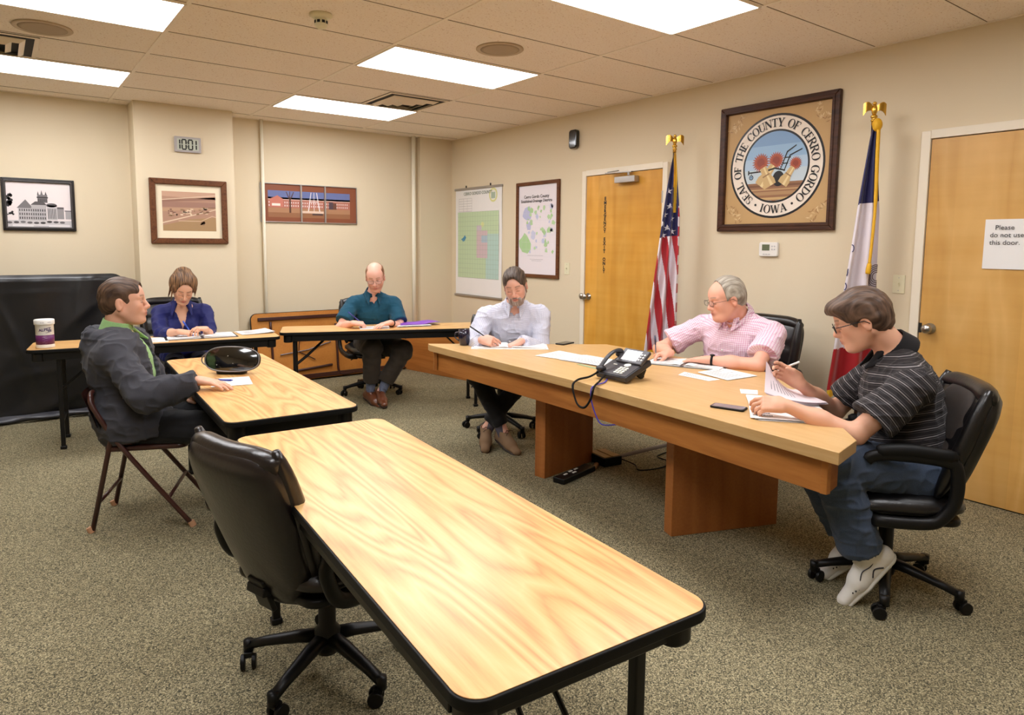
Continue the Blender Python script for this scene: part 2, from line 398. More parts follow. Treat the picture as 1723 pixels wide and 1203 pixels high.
# doors
def door(name, y0, y1, top, mdoor, knob_y, hinge):
    r = struct(bpy.data.objects.new(name, None)); COL.objects.link(r)
    d = XR
    b = MB(); b.box((d - 0.006, (y0 + y1) / 2, top / 2 + 0.004), (0.03, y1 - y0, top - 0.008)); b.build('door_slab', mdoor, r)
    b = MB(); b.box((d + 0.002, (y0 + y1) / 2, top / 2), (0.03, y1 - y0 + 0.012, top + 0.006)); b.build('door_gap', M_dark, r)
    b = MB(); w_ = 0.052
    for yy in (y0 - w_ / 2 - 0.005, y1 + w_ / 2 + 0.005): b.box((d - 0.012, yy, (top + w_) / 2), (0.04, w_, top + w_))
    b.box((d - 0.012, (y0 + y1) / 2, top + 0.005 + w_ / 2), (0.04, y1 - y0 + 0.01, w_)); b.build('door_frame', M_trimc, r, bevel=0.003)
    k = MB(); Mk = Matrix.Rotation(-PI / 2, 3, 'Y')
    k.lathe([(0.033, 0), (0.033, 0.006), (0.014, 0.01), (0.012, 0.03), (0.018, 0.036), (0.028, 0.046), (0.0285, 0.058), (0.022, 0.068), (0.0, 0.072)], 24, (d - 0.02, knob_y, 1.0), Mk)
    k.build('door_knob', M_chrome, r, smooth=True)
    h = MB()
    for z in (0.25, 1.05, 1.9): h.cyl((d - 0.03, hinge, z - 0.05), (d - 0.03, hinge, z + 0.05), 0.008, 10); h.box((d - 0.024, hinge, z), (0.004, 0.03, 0.1))
    h.build('hinge', M_chrome, r)
    return r
d1 = door('door_1', 0.90, 1.812, 2.134, M_door1, 1.752, 0.885)
MB().box((XR - 0.021, 1.81, 1.0), (0.006, 0.022, 0.06)).build('strike_plate', M_dark, d1)
d2 = door('door_2', 3.868, 4.786, 2.134, M_door2, 4.735, 3.858)
b = MB(); b.cyl((XR - 0.02, 4.80, 1.0), (XR - 0.07, 4.80, 1.0), 0.012, 14); b.lathe([(0.028, 0), (0.028, 0.012), (0.012, 0.02), (0, 0.022)], 20, (XR - 0.05, 4.80, 1.0), Matrix.Rotation(-PI / 2, 3, 'Y')); b.build('deadbolt', M_chrome, d2, smooth=True)
b = MB(); b.box((XR - 0.055, 4.25, 2.07), (0.06, 0.24, 0.055)); b.build('closer_body', M_alu, d2, bevel=0.004)
b = MB(); b.tube([(XR - 0.06, 4.22, 2.105), (XR - 0.06, 4.22, 2.13)], 0.012, 10); b.box((XR - 0.075, 4.33, 2.135), (0.02, 0.27, 0.008), rotm(0, 0, R(12))); b.box((XR - 0.07, 4.40, 2.15), (0.018, 0.16, 0.008), rotm(0, 0, R(-12)))
b.build('closer_arm', M_alu, d2)
b = MB(); z = 1.915
for ch in 'EMERGENCY EXIT ONLY':
    if ch != ' ': add_text(b, ch, 0.044, right_plane(4.537, z, XR - 0.0225), 0.0022)
    z -= 0.0372
b.build('door_lettering', mat('black vinyl lettering', (18, 18, 18), 0.5), d2)
# paper sign on the near door
t = thing('door_sign', 'white paper notice reading Please do not use this door, taped to the near door', 'sign', (XR - 0.024, 1.395, 1.512))
b = MB(); Mw = right_plane(0, 0, 0)
b.grid(lambda u, v: Mw @ Vector(((u - .5) * 0.216, (v - .5) * 0.279, 0.002 + 0.004 * (1 - v) * math.sin(u * 5 + 1) ** 2)), 8, 8); b.build('sheet', M_paper, t, smooth=True)
b = MB()
for s_, x_, y_ in (('Please', -0.012, 0.092), ('do not use', 0.0, 0.050), ('this door.', -0.008, 0.008)):
    add_text(b, s_, 0.037, Mw @ Matrix.Translation((x_, y_, 0.0068)), 0.0)
b.build('sign_text', mat('grey black print', (40, 40, 46), 0.6), t)

# ceiling lights
cells = [(-1, 0), (-1, 3), (1, 0), (1, 3), (1, -3), (-1, -3), (1, -6), (-1, -6)]
lab = {(-1, 0): 'lit rectangular ceiling light panel at the top left corner of the photo', (-1, 3): 'lit ceiling light panel nearest the black draped partition', (1, 0): 'lit ceiling light panel between the round speaker and the square air vent',
       (1, 3): 'lit ceiling light panel nearest the back wall, touching the square air vent', (1, -3): 'large lit ceiling light panel nearest the camera above the county seal',
       (-1, -3): 'lit ceiling light panel overhead on the left', (1, -6): 'lit ceiling light panel overhead on the right, behind the near row', (-1, -6): 'lit ceiling light panel overhead behind the left row', (-1, -9): 'lit ceiling light panel at the rear left', (1, -9): 'lit ceiling light panel at the rear right'}
for i, j in cells:
    x0, y0 = GX + i * 1.2192, GY + j * 0.6096
    if y0 < YF: continue
    t = thing('ceiling_light', lab[(i, j)], 'ceiling light', (x0 + 0.6096, y0 + 0.3048, CH), 0, 'recessed ceiling light panels')
    b = MB()
    b.box((0, 0.296, -0.004), (1.2, 0.012, 0.012)); b.box((0, -0.296, -0.004), (1.2, 0.012, 0.012)); b.box((0.597, 0, -0.004), (0.012, 0.6, 0.012)); b.box((-0.597, 0, -0.004), (0.012, 0.6, 0.012))
    b.build('light_frame', M_tee, t)
    b = MB(); b.box((0, 0, -0.004), (1.184, 0.582, 0.006)); b.build('diffuser', M_lamp, t)
# round speakers
for x, y, l in ((2.702, 3.684, 'round flush ceiling speaker beside the middle light panel'), (0.294, 4.997, 'round flush ceiling speaker between the two left light panels')):
    t = thing('ceiling_speaker', l, 'speaker', (x, y, CH), 0, 'round ceiling speakers')
    b = MB(); b.lathe([(0.152, 0.0), (0.155, -0.006), (0.150, -0.010), (0.140, -0.008)][::-1], 40); b.build('speaker_rim', mat('speaker grille rim', (196, 176, 150), 0.6), t, smooth=True)
    b = MB(); b.lathe([(0.0, -0.012), (0.10, -0.010), (0.141, -0.007)], 40); b.build('grille', mat('perforated speaker grille', (176, 156, 130), 0.7, bump=0.5, bscale=500), t, smooth=True)
# smoke detector
t = thing('smoke_detector', 'cream dome smoke detector with dark slots on the ceiling', 'smoke detector', (1.521, 3.756, CH))
b = MB(); b.lathe([(0.062, 0.0), (0.062, -0.012), (0.05, -0.02), (0.034, -0.024), (0.034, -0.03)], 28); b.build('detector_base', M_ivory, t, smooth=True)
b = MB(); b.lathe([(0.036, -0.03), (0.036, -0.034), (0.033, -0.036), (0.033, -0.052), (0.037, -0.054), (0.036, -0.064), (0.022, -0.076), (0, -0.078)], 28); b.build('sensor_dome', M_ivory, t, smooth=True)
b = MB()
for k in range(8):
    a = 2 * PI * k / 8; b.box((0.0345 * math.cos(a), 0.0345 * math.sin(a), -0.044), (0.003, 0.016, 0.014), rotm(0, 0, a))
b.build('sensor_slot', M_dark, t)
# vents: stepped square louvres
def vent(x, y, label):
    t = thing('ceiling_vent', label, 'vent', (x, y, CH), 0, 'square louvred ceiling vents')
    b = MB(); b.box((0, 0, -0.003), (0.585, 0.585, 0.004)); b.build('dark_vent_plate', M_dark, t)  # flat dark plate, its colour stands in for shade inside the vent
    for k, (a, z) in enumerate(((0.585, -0.006), (0.44, -0.010), (0.30, -0.014), (0.17, -0.018))):
        b = MB(); w_ = 0.026 if k == 0 else 0.034
        for s_ in range(4):
            rm = rotm(0, 0, s_ * PI / 2); q = [(-a / 2, -a / 2), (a / 2, -a / 2), (a / 2 - w_, -a / 2 + w_), (-a / 2 + w_, -a / 2 + w_)]
            vs = [rm @ Vector((px, py, z - (0.020 if i in (2, 3) and k else 0.002 if i in (2, 3) else 0))) for i, (px, py) in enumerate(q)]
            vs2 = [v + Vector((0, 0, 0.003)) for v in vs]
            b._add(vs + vs2, [(3, 2, 1, 0), (4, 5, 6, 7), (0, 1, 5, 4), (1, 2, 6, 5), (2, 3, 7, 6), (3, 0, 4, 7)])
        b.build('louvre', mat('painted vent metal', (236, 222, 200), 0.5), t)
vent(3.02, 5.55, 'square louvred ceiling vent beside the back light panel')
vent(0.0, 5.55, 'square louvred ceiling vent at the left edge by the round speaker')

# ------------------------------------------------------------------ wall things
def frame(parent, M, w, h, fw, depth, m, name='frame', bevel=0.004, lip=None):
    b = MB()
    for poly in ([(-w / 2, -h / 2), (w / 2, -h / 2), (w / 2 - fw, -h / 2 + fw), (-w / 2 + fw, -h / 2 + fw)], [(w / 2, -h / 2), (w / 2, h / 2), (w / 2 - fw, h / 2 - fw), (w / 2 - fw, -h / 2 + fw)],
                 [(w / 2, h / 2), (-w / 2, h / 2), (-w / 2 + fw, h / 2 - fw), (w / 2 - fw, h / 2 - fw)], [(-w / 2, h / 2), (-w / 2, -h / 2), (-w / 2 + fw, -h / 2 + fw), (-w / 2 + fw, h / 2 - fw)]):
        b.prism(poly, 0, depth, M)
    o = b.build(name, m, parent, bevel=bevel)
    if lip:
        b = MB(); f2 = fw * 0.35; w2, h2 = w - fw * 1.5, h - fw * 1.5
        for (cx, cy, dx, dy) in ((0, -h2 / 2, w2 + f2, f2), (0, h2 / 2, w2 + f2, f2), (-w2 / 2, 0, f2, h2), (w2 / 2, 0, f2, h2)): b.prism([(cx - dx / 2, cy - dy / 2), (cx + dx / 2, cy - dy / 2), (cx + dx / 2, cy + dy / 2), (cx - dx / 2, cy + dy / 2)], depth * 0.6, depth * 1.15, M)
        b.build('frame_lip', lip, parent, bevel=0.003)
    return o
# courthouse print
t = thing('framed_picture', 'black framed black and white print of a towered courthouse', 'picture', (0.326, YB, 1.806))
Mb = Matrix(((1, 0, 0, 0), (0, 0, -1, 0), (0, 1, 0, 0), (0, 0, 0, 1)))
frame(t, Mb, 0.535, 0.452, 0.034, 0.025, mat('black lacquer frame', (26, 22, 22), 0.25), lip=mat('dark pewter frame lip', (70, 66, 66), 0.3))
g = lambda k: (k, k - 4, k - 2)
it = [(0, (236, 226, 226), rc(-.24, -.2, .24, .2))]
rnd = random.Random(3)
it += [(1, g(200), rc(-.24, -.2, .24, -.135)), (2, g(225), rc(-.2, -.19, .22, -.17))]
it += [(2, g(188), rc(-.155, -.135, .05, -.03)), (2, g(120), [(-.165, -.03), (-.10, .045), (-.045, -.03)]), (3, g(180), rc(-.06, -.13, .05, .0)), (3, g(90), [(-.065, -.0), (-.03, .03), (.03, .03), (.055, 0)]),
       (2, g(120), rc(-.012, .02, .062, .09)), (3, g(60), rc(-.016, .06, .066, .072)), (2, g(196), rc(.055, -.13, .13, .0)), (2, g(90), disc(.09, .0, .04, .018)), (2, g(150), rc(.13, -.12, .18, -.03)), (2, g(90), rc(.13, -.03, .18, -.015)), (2, g(170), rc(.19, -.12, .24, -.05)), (3, g(100), rc(.185, -.05, .24, -.042)),
       (2, g(110), [(.02, .13), (.012, .09), (.03, .09)]), (2, g(70), [(.05, .12), (.044, .09), (.058, .09)]), (2, g(70), [(-.006, .12), (-.012, .09), (.0, .09)])]
for x in range(12):
    for z in range(3): it.append((4, g(50 + rnd.randrange(40)), rc(-.147 + x * .0165, -.125 + z * .034, -.139 + x * .0165, -.105 + z * .034)))
for x in range(6): it.append((4, g(70), rc(.06 + x * .011, -.12, .065 + x * .011, -.03))); it.append((4, g(50), rc(-.006 + x * .011, .028, 0 + x * .011, .055)))
for k in range(9): x = -.22 + k * .048; it.append((5, g(60 + rnd.randrange(60)), disc(x, -.145 - rnd.random() * .012, .02, .010, 10)))
for k in range(26): it.append((3, g(60), disc(-.235 + rnd.random() * .035, -.02 + rnd.random() * .11, .006 + rnd.random() * .008, None, 7)))
for k in range(14): it.append((5, g(90), disc(-.23 + rnd.random() * .05, -.09 + rnd.random() * .03, .008, .005, 7)))
it += [(3, g(80), rc(-.242, -.1, -.238, .07)), (6, g(60), rc(-.05, -.185, .06, -.182))]
art('print', it, t, Mb @ Matrix.Translation((0, 0, 0.008)))
# aerial photograph on the pillar
t = thing('framed_picture', 'brown framed sepia aerial photograph on the pillar below the digital clock', 'picture', (1.492, 6.99, 1.776))
frame(t, Mb, 0.68, 0.60, 0.052, 0.03, M_framem, bevel=0.006)
it = [(0, (236, 224, 196), rc(-.3, -.26, .3, .26)), (1, (176, 138, 116), rc(-.235, -.18, .235, .185)), (2, (196, 158, 134), [(-.235, .185), (.235, .185), (.235, .12), (-.235, .14)]), (2, (150, 112, 96), [(-.235, .10), (.235, .145), (.235, .12), (-.235, .085)]),
      (2, (160, 122, 106), rc(-.235, .04, .235, .09)), (2, (168, 136, 98), [(-.235, -.18), (.235, -.18), (.235, -.05), (.0, -.07), (-.235, -.13)]), (2, (186, 150, 120), [(-.235, .0), (.235, .03), (.235, .045), (-.235, .03)]),
      (4, (224, 200, 172), [(-.235, -.112), (.235, .022), (.235, .03), (-.235, -.10)]), (4, (226, 204, 178), [(-.235, .103), (.235, .158), (.235, .163), (-.235, .109)]), (4, (214, 186, 156), [(-.1, -.09), (.1, -.09), (.2, -.04), (.235, -.05), (.235, -.044), (.2, -.034), (.1, -.084), (-.1, -.084)])]
for k in range(46):
    x = -.2 + rnd.random() * .36; y = -.035 + rnd.random() * .06 + x * .08; c = rnd.choice([(236, 216, 190), (130, 94, 80), (222, 196, 166), (150, 120, 90)]); it.append((5, c, rc(x, y, x + .008 + rnd.random() * .022, y + .006 + rnd.random() * .010)))
for k in range(14): it.append((5, (130, 100, 78), disc(.09 + rnd.random() * .04, -.12 + rnd.random() * .03, .008, None, 7)))
art('print', it, t, Mb @ Matrix.Translation((0, 0, 0.008)))
# clock
t = thing('wall_clock', 'small grey digital wall clock showing 10:01 on the pillar', 'clock', (1.497, 6.99, 2.398))
b = MB(); b.prism(rrect(0.232, 0.142, 0.008), 0, 0.022, Mb); b.build('clock_case', mat('silver clock plastic', (172, 166, 166), 0.35), t, bevel=0.004)
b = MB(); b.prism(rc(-.094, -.052, .094, .052), 0.022, 0.0235, Mb); b.build('display', mat('grey green display', (184, 190, 176), 0.4), t)
b = MB()
def seg7(bm_, x, segs, wd=0.034, ht=0.088, th=0.012):
    S = {'a': (x, ht / 2, wd, th), 'd': (x, -ht / 2, wd, th), 'b': (x + wd / 2, ht / 4, th, ht / 2 - .006), 'c': (x + wd / 2, -ht / 4, th, ht / 2 - .006), 'f': (x - wd / 2, ht / 4, th, ht / 2 - .006), 'e': (x - wd / 2, -ht / 4, th, ht / 2 - .006)}
    for s_ in segs:
        cx, cy, dx, dy = S[s_]; bm_.prism(rc(cx - dx / 2, cy - dy / 2, cx + dx / 2, cy + dy / 2), 0.0235, 0.0245, Mb)
for x_, s_ in ((-.088, 'bc'), (-.034, 'abcdef'), (.022, 'abcdef'), (.055, 'bc')): b = MB(); seg7(b, x_, s_); b.build('digit', mat('liquid crystal black', (16, 18, 18), 0.4), t)
b = MB(); b.prism(rc(-.009, .014, -.003, .024), .0235, .0245, Mb); b.build('colon_dot', mat('liquid crystal black', (16, 18, 18), 0.4), t); b = MB(); b.prism(rc(-.009, -.024, -.003, -.014), .0235, .0245, Mb); b.build('colon_dot', mat('liquid crystal black', (16, 18, 18), 0.4), t)
# three panel picture
t = thing('framed_picture', 'three-panel colour picture of brick school buildings in brown mats', 'picture', (2.785, YB, 1.912))
frame(t, Mb, 1.085, 0.41, 0.009, 0.02, M_alu, bevel=0.002)
for x in (-0.105, 0.165): b = MB(); b.prism(rc(x - .008, -.2, x + .008, .2), 0, 0.022, Mb); b.build('frame_divider', M_alu, t)
it = [(0, (136, 80, 56), rc(-.535, -.198, .535, .198))]
for x0, x1 in ((-.46, -.115), (-.095, .155), (.175, .46)):
    it += [(1, (104, 116, 164), rc(x0, 0.0, x1, .13)), (1, (164, 172, 200), rc(x0, .0, x1, .06)), (1, (150, 104, 74), rc(x0, -.15, x1, 0.0)), (2, (172, 128, 96), rc(x0, -.10, x1, -.05)), (2, (176, 112, 96), rc(x0, -.05, x1, .035)), (3, (220, 190, 176), rc(x0, .035, x1, .042))]
    n = int((x1 - x0) / .024)
    for k in range(n):
        for z in (-.035, -.002): it.append((4, (226, 210, 206), rc(x0 + .006 + k * .024, z, x0 + .016 + k * .024, z + .018)))
it += [(5, (196, 120, 104), [(-.44, -.04), (-.30, -.04), (-.30, .045), (-.36, .08), (-.44, .04)]), (6, (236, 226, 216), rc(-.42, -.03, -.33, -.005)), (6, (90, 60, 48), rc(-.235, -.1, -.215, .03)), (6, (90, 60, 48), [(-.225, .02), (-.27, .12), (-.262, .122), (-.218, .03)]), (6, (90, 60, 48), [(-.225, .02), (-.18, .12), (-.188, .122), (-.232, .03)]), (6, (90, 60, 48), [(-.225, .02), (-.222, .125), (-.23, .125), (-.232, .03)]),
       (6, (228, 222, 224), [(-.03, -.08), (.005, .125), (.012, .125), (-.018, -.08)]), (6, (228, 222, 224), [(.11, -.08), (.075, .125), (.068, .125), (.098, -.08)]), (6, (228, 222, 224), rc(.038, -.08, .044, .125)), (7, (228, 222, 224), rc(-.005, .02, .09, .026)), (6, (224, 196, 176), rc(-.095, -.10, .15, -.075)), (7, (80, 60, 60), rc(.02, -.12, .14, -.10)), (5, (84, 68, 76), rc(.21, -.05, .26, .03)), (5, (110, 72, 60), rc(.26, -.05, .30, .02))]
art('print', it, t, Mb @ Matrix.Translation((0, 0, 0.006)))

# county map (hanging chart)
Mr = right_plane(0, 0, 0)
t = thing('wall_map', 'unframed hanging wall map with green, pink and blue zones', 'map', (XR, 6.635, 1.51))
b = MB(); b.grid(lambda u, v: Mr @ Vector(((u - .5) * .95, (v - .5) * 1.26, 0.006 + .002 * math.sin(v * 9))), 2, 16); b.build('map_sheet', M_paper, t)
for z in (.635, -.635): b = MB(); b.prism(rc(-.485, z - .012, .485, z + .012), 0, 0.022, Mr); b.build('map_rail', M_alu, t, bevel=0.003)
for x in (-.25, .25): b = MB(); b.box(Mr @ Vector((x, .66, .005)), (0.008, 0.014, 0.03)); b.build('hanger', M_dark, t)
it = [(0, (196, 218, 180), rc(-.42, -.42, .42, .36)), (1, (184, 214, 206), rc(.17, -.42, .42, .1)), (2, (212, 190, 196), rc(-.02, -.18, .2, .14)), (2, (208, 196, 206), rc(-.02, .14, .08, .2)), (3, (70, 140, 180), [(-.35, .04), (-.30, .06), (-.27, .09), (-.24, .06), (-.27, .02), (-.31, .01), (-.33, .025)]),
      (3, (176, 196, 212), rc(.08, .0, .2, .08)), (1, (218, 224, 160), disc(.1, .21, .03)), (0, (222, 222, 150), disc(.31, .54, .08)), (1, (236, 236, 226), disc(.31, .54, .06)), (2, (170, 190, 170), rc(.27, .5, .35, .57))]
for k in range(17): x = -.42 + k * .0525; it.append((4, (150, 172, 150), rc(x, -.42, x + .0018, .36)))
for k in range(15): y = -.42 + k * .0557; it.append((4, (150, 172, 150), rc(-.42, y, .42, y + .0018)))
for k in range(6): it.append((4, (120, 120, 124), rc(-.40, .37 + k * .03, -.12, .372 + k * .03)))
for x in (-.40, -.30, -.22, -.12): it.append((4, (120, 120, 124), rc(x, .37, x + .002, .52)))
art('map_print', it, t, Mr @ Matrix.Translation((0, 0, 0.0095)))
b = MB(); add_text(b, 'CERRO GORDO COUNTY', 0.05, Mr @ Matrix.Translation((0, .575, .011)), .0004)
b.build('map_title', mat('green grey print', (96, 116, 100), 0.6), t)
# drainage districts map
t = thing('framed_map', 'brown framed county drainage districts map left of the emergency exit door', 'map', (XR, 5.535, 1.645))
frame(t, Mr, 0.70, 1.0, 0.036, 0.025, M_framem, bevel=0.004)
it = [(0, (238, 232, 238), rc(-.32, -.47, .32, .47))]
rnd = random.Random(12)
def blob(cx, cy, r, n=11, q=.45):
    return [(cx + r * (1 - q * rnd.random()) * math.cos(2 * PI * k / n), cy + r * 1.2 * (1 - q * rnd.random()) * math.sin(2 * PI * k / n)) for k in range(n)]
it += [(1, (190, 194, 226), blob(-.17, .17, .09)), (1, (190, 194, 226), blob(-.14, .04, .05)), (1, (176, 214, 158), blob(-.20, -.15, .12)), (2, (176, 214, 158), blob(-.1, .2, .035)), (1, (204, 208, 232), blob(-.07, -.06, .05))]
for k in range(44): it.append((2 + k % 3, rnd.choice([(176, 214, 158), (176, 214, 158), (200, 206, 232), (186, 220, 170)]), blob(-.18 + rnd.random() * .44, -.28 + rnd.random() * .52, .012 + rnd.random() * .03, 8, .7)))
for k in range(8): y = -.28 + k * .075; it.append((5, (222, 220, 228), rc(-.26, y, .28, y + .0015))); it.append((5, (222, 220, 228), rc(-.26 + k * .077, -.28, -.2585 + k * .077, .26)))
it += [(5, (120, 120, 126), rc(-.16, -.27, .1, -.268)), (5, (120, 120, 126), rc(-.12, -.31, .1, -.308)), (5, (120, 120, 126), rc(-.09, -.325, .07, -.323))]
art('map_print', it, t, Mr @ Matrix.Translation((0, 0, 0.008)))
b = MB(); add_text(b, 'Cerro Gordo County', 0.046, Mr @ Matrix.Translation((-.02, .345, .0105)), .0006); add_text(b, 'Established Drainage Districts', 0.042, Mr @ Matrix.Translation((-.02, .30, .0105)), .0006)
b.build('map_title', mat('black print', (34, 34, 40), 0.6), t)
# wall speaker, switches, thermostat
t = thing('wall_speaker', 'glossy black slim box mounted high on the right wall', 'speaker', (XR, 4.975, 2.505))
b = MB(); b.prism(rrect(.11, .18, .03), 0, .05, Mr); b.build('speaker_case', mat('gloss black plastic', (10, 10, 11), 0.08, coat=0.6), t, bevel=0.014, seg=4)
b = MB(); b.prism(rc(-.02, -.02, .02, .02), 0, .012, Mr); b.build('wall_bracket', M_black, t)
for y, z, l in ((5.07, 1.255, 'ivory light switch left of the emergency exit door'), (1.955, 1.259, 'ivory light switch left of the near door, behind the striped shirt')):
    t = thing('light_switch', l, 'switch', (XR, y, z), 0, 'ivory wall switches')
    b = MB(); b.prism(rrect(.072, .116, .004), 0, .006, Mr); b.build('switch_plate', M_ivory, t, bevel=0.002)
    b = MB(); b.prism(rc(-.005, -.012, .005, .012), .006, .009, Mr); b.box(Mr @ Vector((0, .004, .013)), (.014, .007, .008)); b.build('toggle', M_ivory, t)
    for s_ in (.04, -.04): b = MB(); b.prism(disc(0, s_, .003, None, 10), .006, .0075, Mr); b.build('screw', M_chrome, t)
t = thing('thermostat', 'white thermostat with grey green display below the county seal', 'thermostat', (XR, 2.86, 1.468))
b = MB(); b.prism(rrect(.150, .104, .014), 0, .026, Mr); b.build('thermostat_case', M_white, t, bevel=0.006)
b = MB(); b.prism(rc(-.048, -.008, .012, .036), .026, .028, Mr); b.build('display', mat('olive lcd', (104, 112, 88), 0.25), t)
b = MB()
for x, y in ((.033, .022), (.033, 0), (.052, .022), (.052, 0)): b.prism(disc(x, y, .006, None, 10), .026, .029, Mr)
for x in (-.04, -.018, .004): b.prism(rc(x, -.038, x + .014, -.032), .026, .029, Mr)
b.build('button', mat('light grey buttons', (190, 190, 190), 0.4), t)

# county seal
t = thing('county_seal', 'large square framed county seal with plow and wheat sheaves', 'seal', (XR, 2.843, 2.067))
frame(t, Mr, 0.925, 0.93, 0.055, 0.035, M_frameb, bevel=0.006, lip=M_frameb)
b = MB(); b.prism(rc(-.42, -.42, .42, .42), 0, .010, Mr); b.build('backing_panel', mat('tan painted panel', (196, 160, 108), 0.5, var=0.05), t)
blk, crm = (24, 22, 24), (240, 228, 214)
it = [(0, blk, disc(0, 0, .372, .372, 72)), (1, crm, disc(0, 0, .356, .356, 72)), (2, blk, disc(0, 0, .262, .262, 72)), (3, (150, 186, 220), disc(0, 0, .248, .248, 72))]
def chord(y0, y1, r=.248, n=16):
    a = [(math.copysign(1, 1) * math.sqrt(max(r * r - y * y, 0)), y) for y in [y0 + (y1 - y0) * k / n for k in range(n + 1)]]
    return a + [(-x, y) for x, y in a[::-1]]
it += [(4, (176, 202, 226), chord(-.02, .06)), (4, (196, 212, 222), chord(-.115, -.02)), (4, (128, 164, 206), chord(.15, .2479)), (5, (150, 108, 78), chord(-.2479, -.115)), (6, (176, 140, 100), chord(-.205, -.18)), (6, (192, 156, 110), chord(-.17, -.16)), (6, (124, 86, 62), chord(-.145, -.13)), (6, (200, 168, 116), chord(-.24, -.222))]
def sheaf(bx, by, tx, ty, wb, wt, r, ly):
    d = Vector((tx - bx, ty - by)); n = Vector((-d.y, d.x)).normalized(); B = Vector((bx, by)); T = Vector((tx, ty)); m_ = B + d * .55
    q = lambda P, s_: tuple(P + n * s_)
    o = [(ly, (206, 176, 124), [q(B, -wb), q(B + d * .25, -wb * 1.05), q(m_, -wb * .62), q(T, -wt), q(T, wt), q(m_, wb * .62), q(B + d * .25, wb * 1.05), q(B, wb)]),
         (ly + .5, (232, 212, 160), [q(B, -wb * .5), q(m_, -wb * .3), q(T, -wt * .5), q(T, 0), q(m_, -wb * .02), q(B, 0)]), (ly + .6, (150, 116, 78), [q(m_ - d * .03, -wb * .66), q(m_ + d * .03, -wb * .66), q(m_ + d * .03, wb * .66), q(m_ - d * .03, wb * .66)])]
    a0 = math.atan2(d.y, d.x); pts = []
    for k in range(37):
        a = a0 + R(-150 + 300 * k / 36); rr = r * (1.22 if k % 2 else .80); c = T + d.normalized() * r * .62
        pts.append((c.x + rr * math.cos(a), c.y + rr * math.sin(a)))
    o.append((ly + .8, (172, 82, 52), pts)); o.append((ly + .9, (142, 60, 42), [(c_[0] * .55 + (T.x + d.normalized().x * r * .62) * .45, c_[1] * .55 + (T.y + d.normalized().y * r * .62) * .45) for c_ in pts])); return o
it += sheaf(-.115, -.135, -.012, .012, .048, .024, .055, 7)
it += [(9, blk, [(-.215, -.03), (-.215, -.04), (-.06, -.035), (0, -.02), (.08, -.04), (.08, -.03), (0, -.008), (-.07, -.024)]), (9, blk, rc(-.218, -.05, -.208, -.018)), (9, blk, disc(-.19, -.07, .018)), (10, (150, 186, 220), disc(-.19, -.07, .012)), (9.5, blk, rc(-.192, -.065, -.188, -.03)), (11, blk, disc(-.19, -.07, .005, None, 8)),
       (9, blk, disc(.03, -.09, .045, .055)), (9, blk, [(.045, -.03), (.095, .09), (.16, .13), (.158, .138), (.088, .098), (.038, -.03)]), (9, blk, [(.075, -.04), (.118, .065), (.205, .10), (.203, .108), (.11, .072), (.068, -.04)]), (9, blk, rc(.06, .01, .1, .018)), (9, blk, rc(.078, .05, .12, .058))]
it += sheaf(.062, -.132, .143, -.014, .040, .020, .042, 12)
it += sheaf(-.028, -.138, -.097, .0, .046, .028, .060, 14)
rnd = random.Random(5)
for sx in (-1, 1):
    for sy in (-1, 1):
        for k in range(26):
            a = rnd.random() * PI / 2; q = .10 + .07 * rnd.random(); cx = sx * (.40 - q * abs(math.cos(a)) * .8); cy = sy * (.40 - q * abs(math.sin(a)) * .8)
            if math.hypot(cx, cy) < .39: continue
            th = rnd.random() * 6.28; it.append((1 + k % 3, rnd.choice([(214, 186, 136), (166, 128, 82), (222, 198, 150)]), [(cx + .02 * math.cos(th), cy + .02 * math.sin(th)), (cx + .005 * math.cos(th + 1.57), cy + .005 * math.sin(th + 1.57)), (cx - .016 * math.cos(th), cy - .016 * math.sin(th)), (cx - .004 * math.cos(th + 1.57), cy - .004 * math.sin(th + 1.57))]))
art('seal_painting', it, t, Mr @ Matrix.Translation((0, 0, 0.0105)))
b = MB()
def bar(x0, y0, x1, y1, w0, w1=None):
    w1 = w0 if w1 is None else w1; d = Vector((x1 - x0, y1 - y0)).normalized(); n = Vector((-d.y, d.x))
    return [tuple(Vector((x0, y0)) + n * w0 / 2), tuple(Vector((x0, y0)) - n * w0 / 2), tuple(Vector((x1, y1)) - n * w1 / 2), tuple(Vector((x1, y1)) + n * w1 / 2)]
def arcb(cx, cy, rx, ry, a0, a1, tk=.20, tn=.07, n=18):
    out = []
    for k in range(n):
        q = []
        for a in (a0 + (a1 - a0) * k / n, a0 + (a1 - a0) * (k + 1) / n):
            c, s_ = math.cos(R(a)), math.sin(R(a)); w_ = tn + (tk - tn) * abs(c) ** 1.3; q.append(((cx + rx * c, cy + ry * s_), (cx + (rx - w_) * c, cy + (ry - w_ * .8) * s_)))
        out.append([q[0][0], q[1][0], q[1][1], q[0][1]])
    return out
def stem(x, top=True, bot=True): return [rc(x, 0, x + .19, 1)] + ([rc(x - .08, .93, x + .27, 1)] if top else []) + ([rc(x - .08, 0, x + .27, .07)] if bot else [])
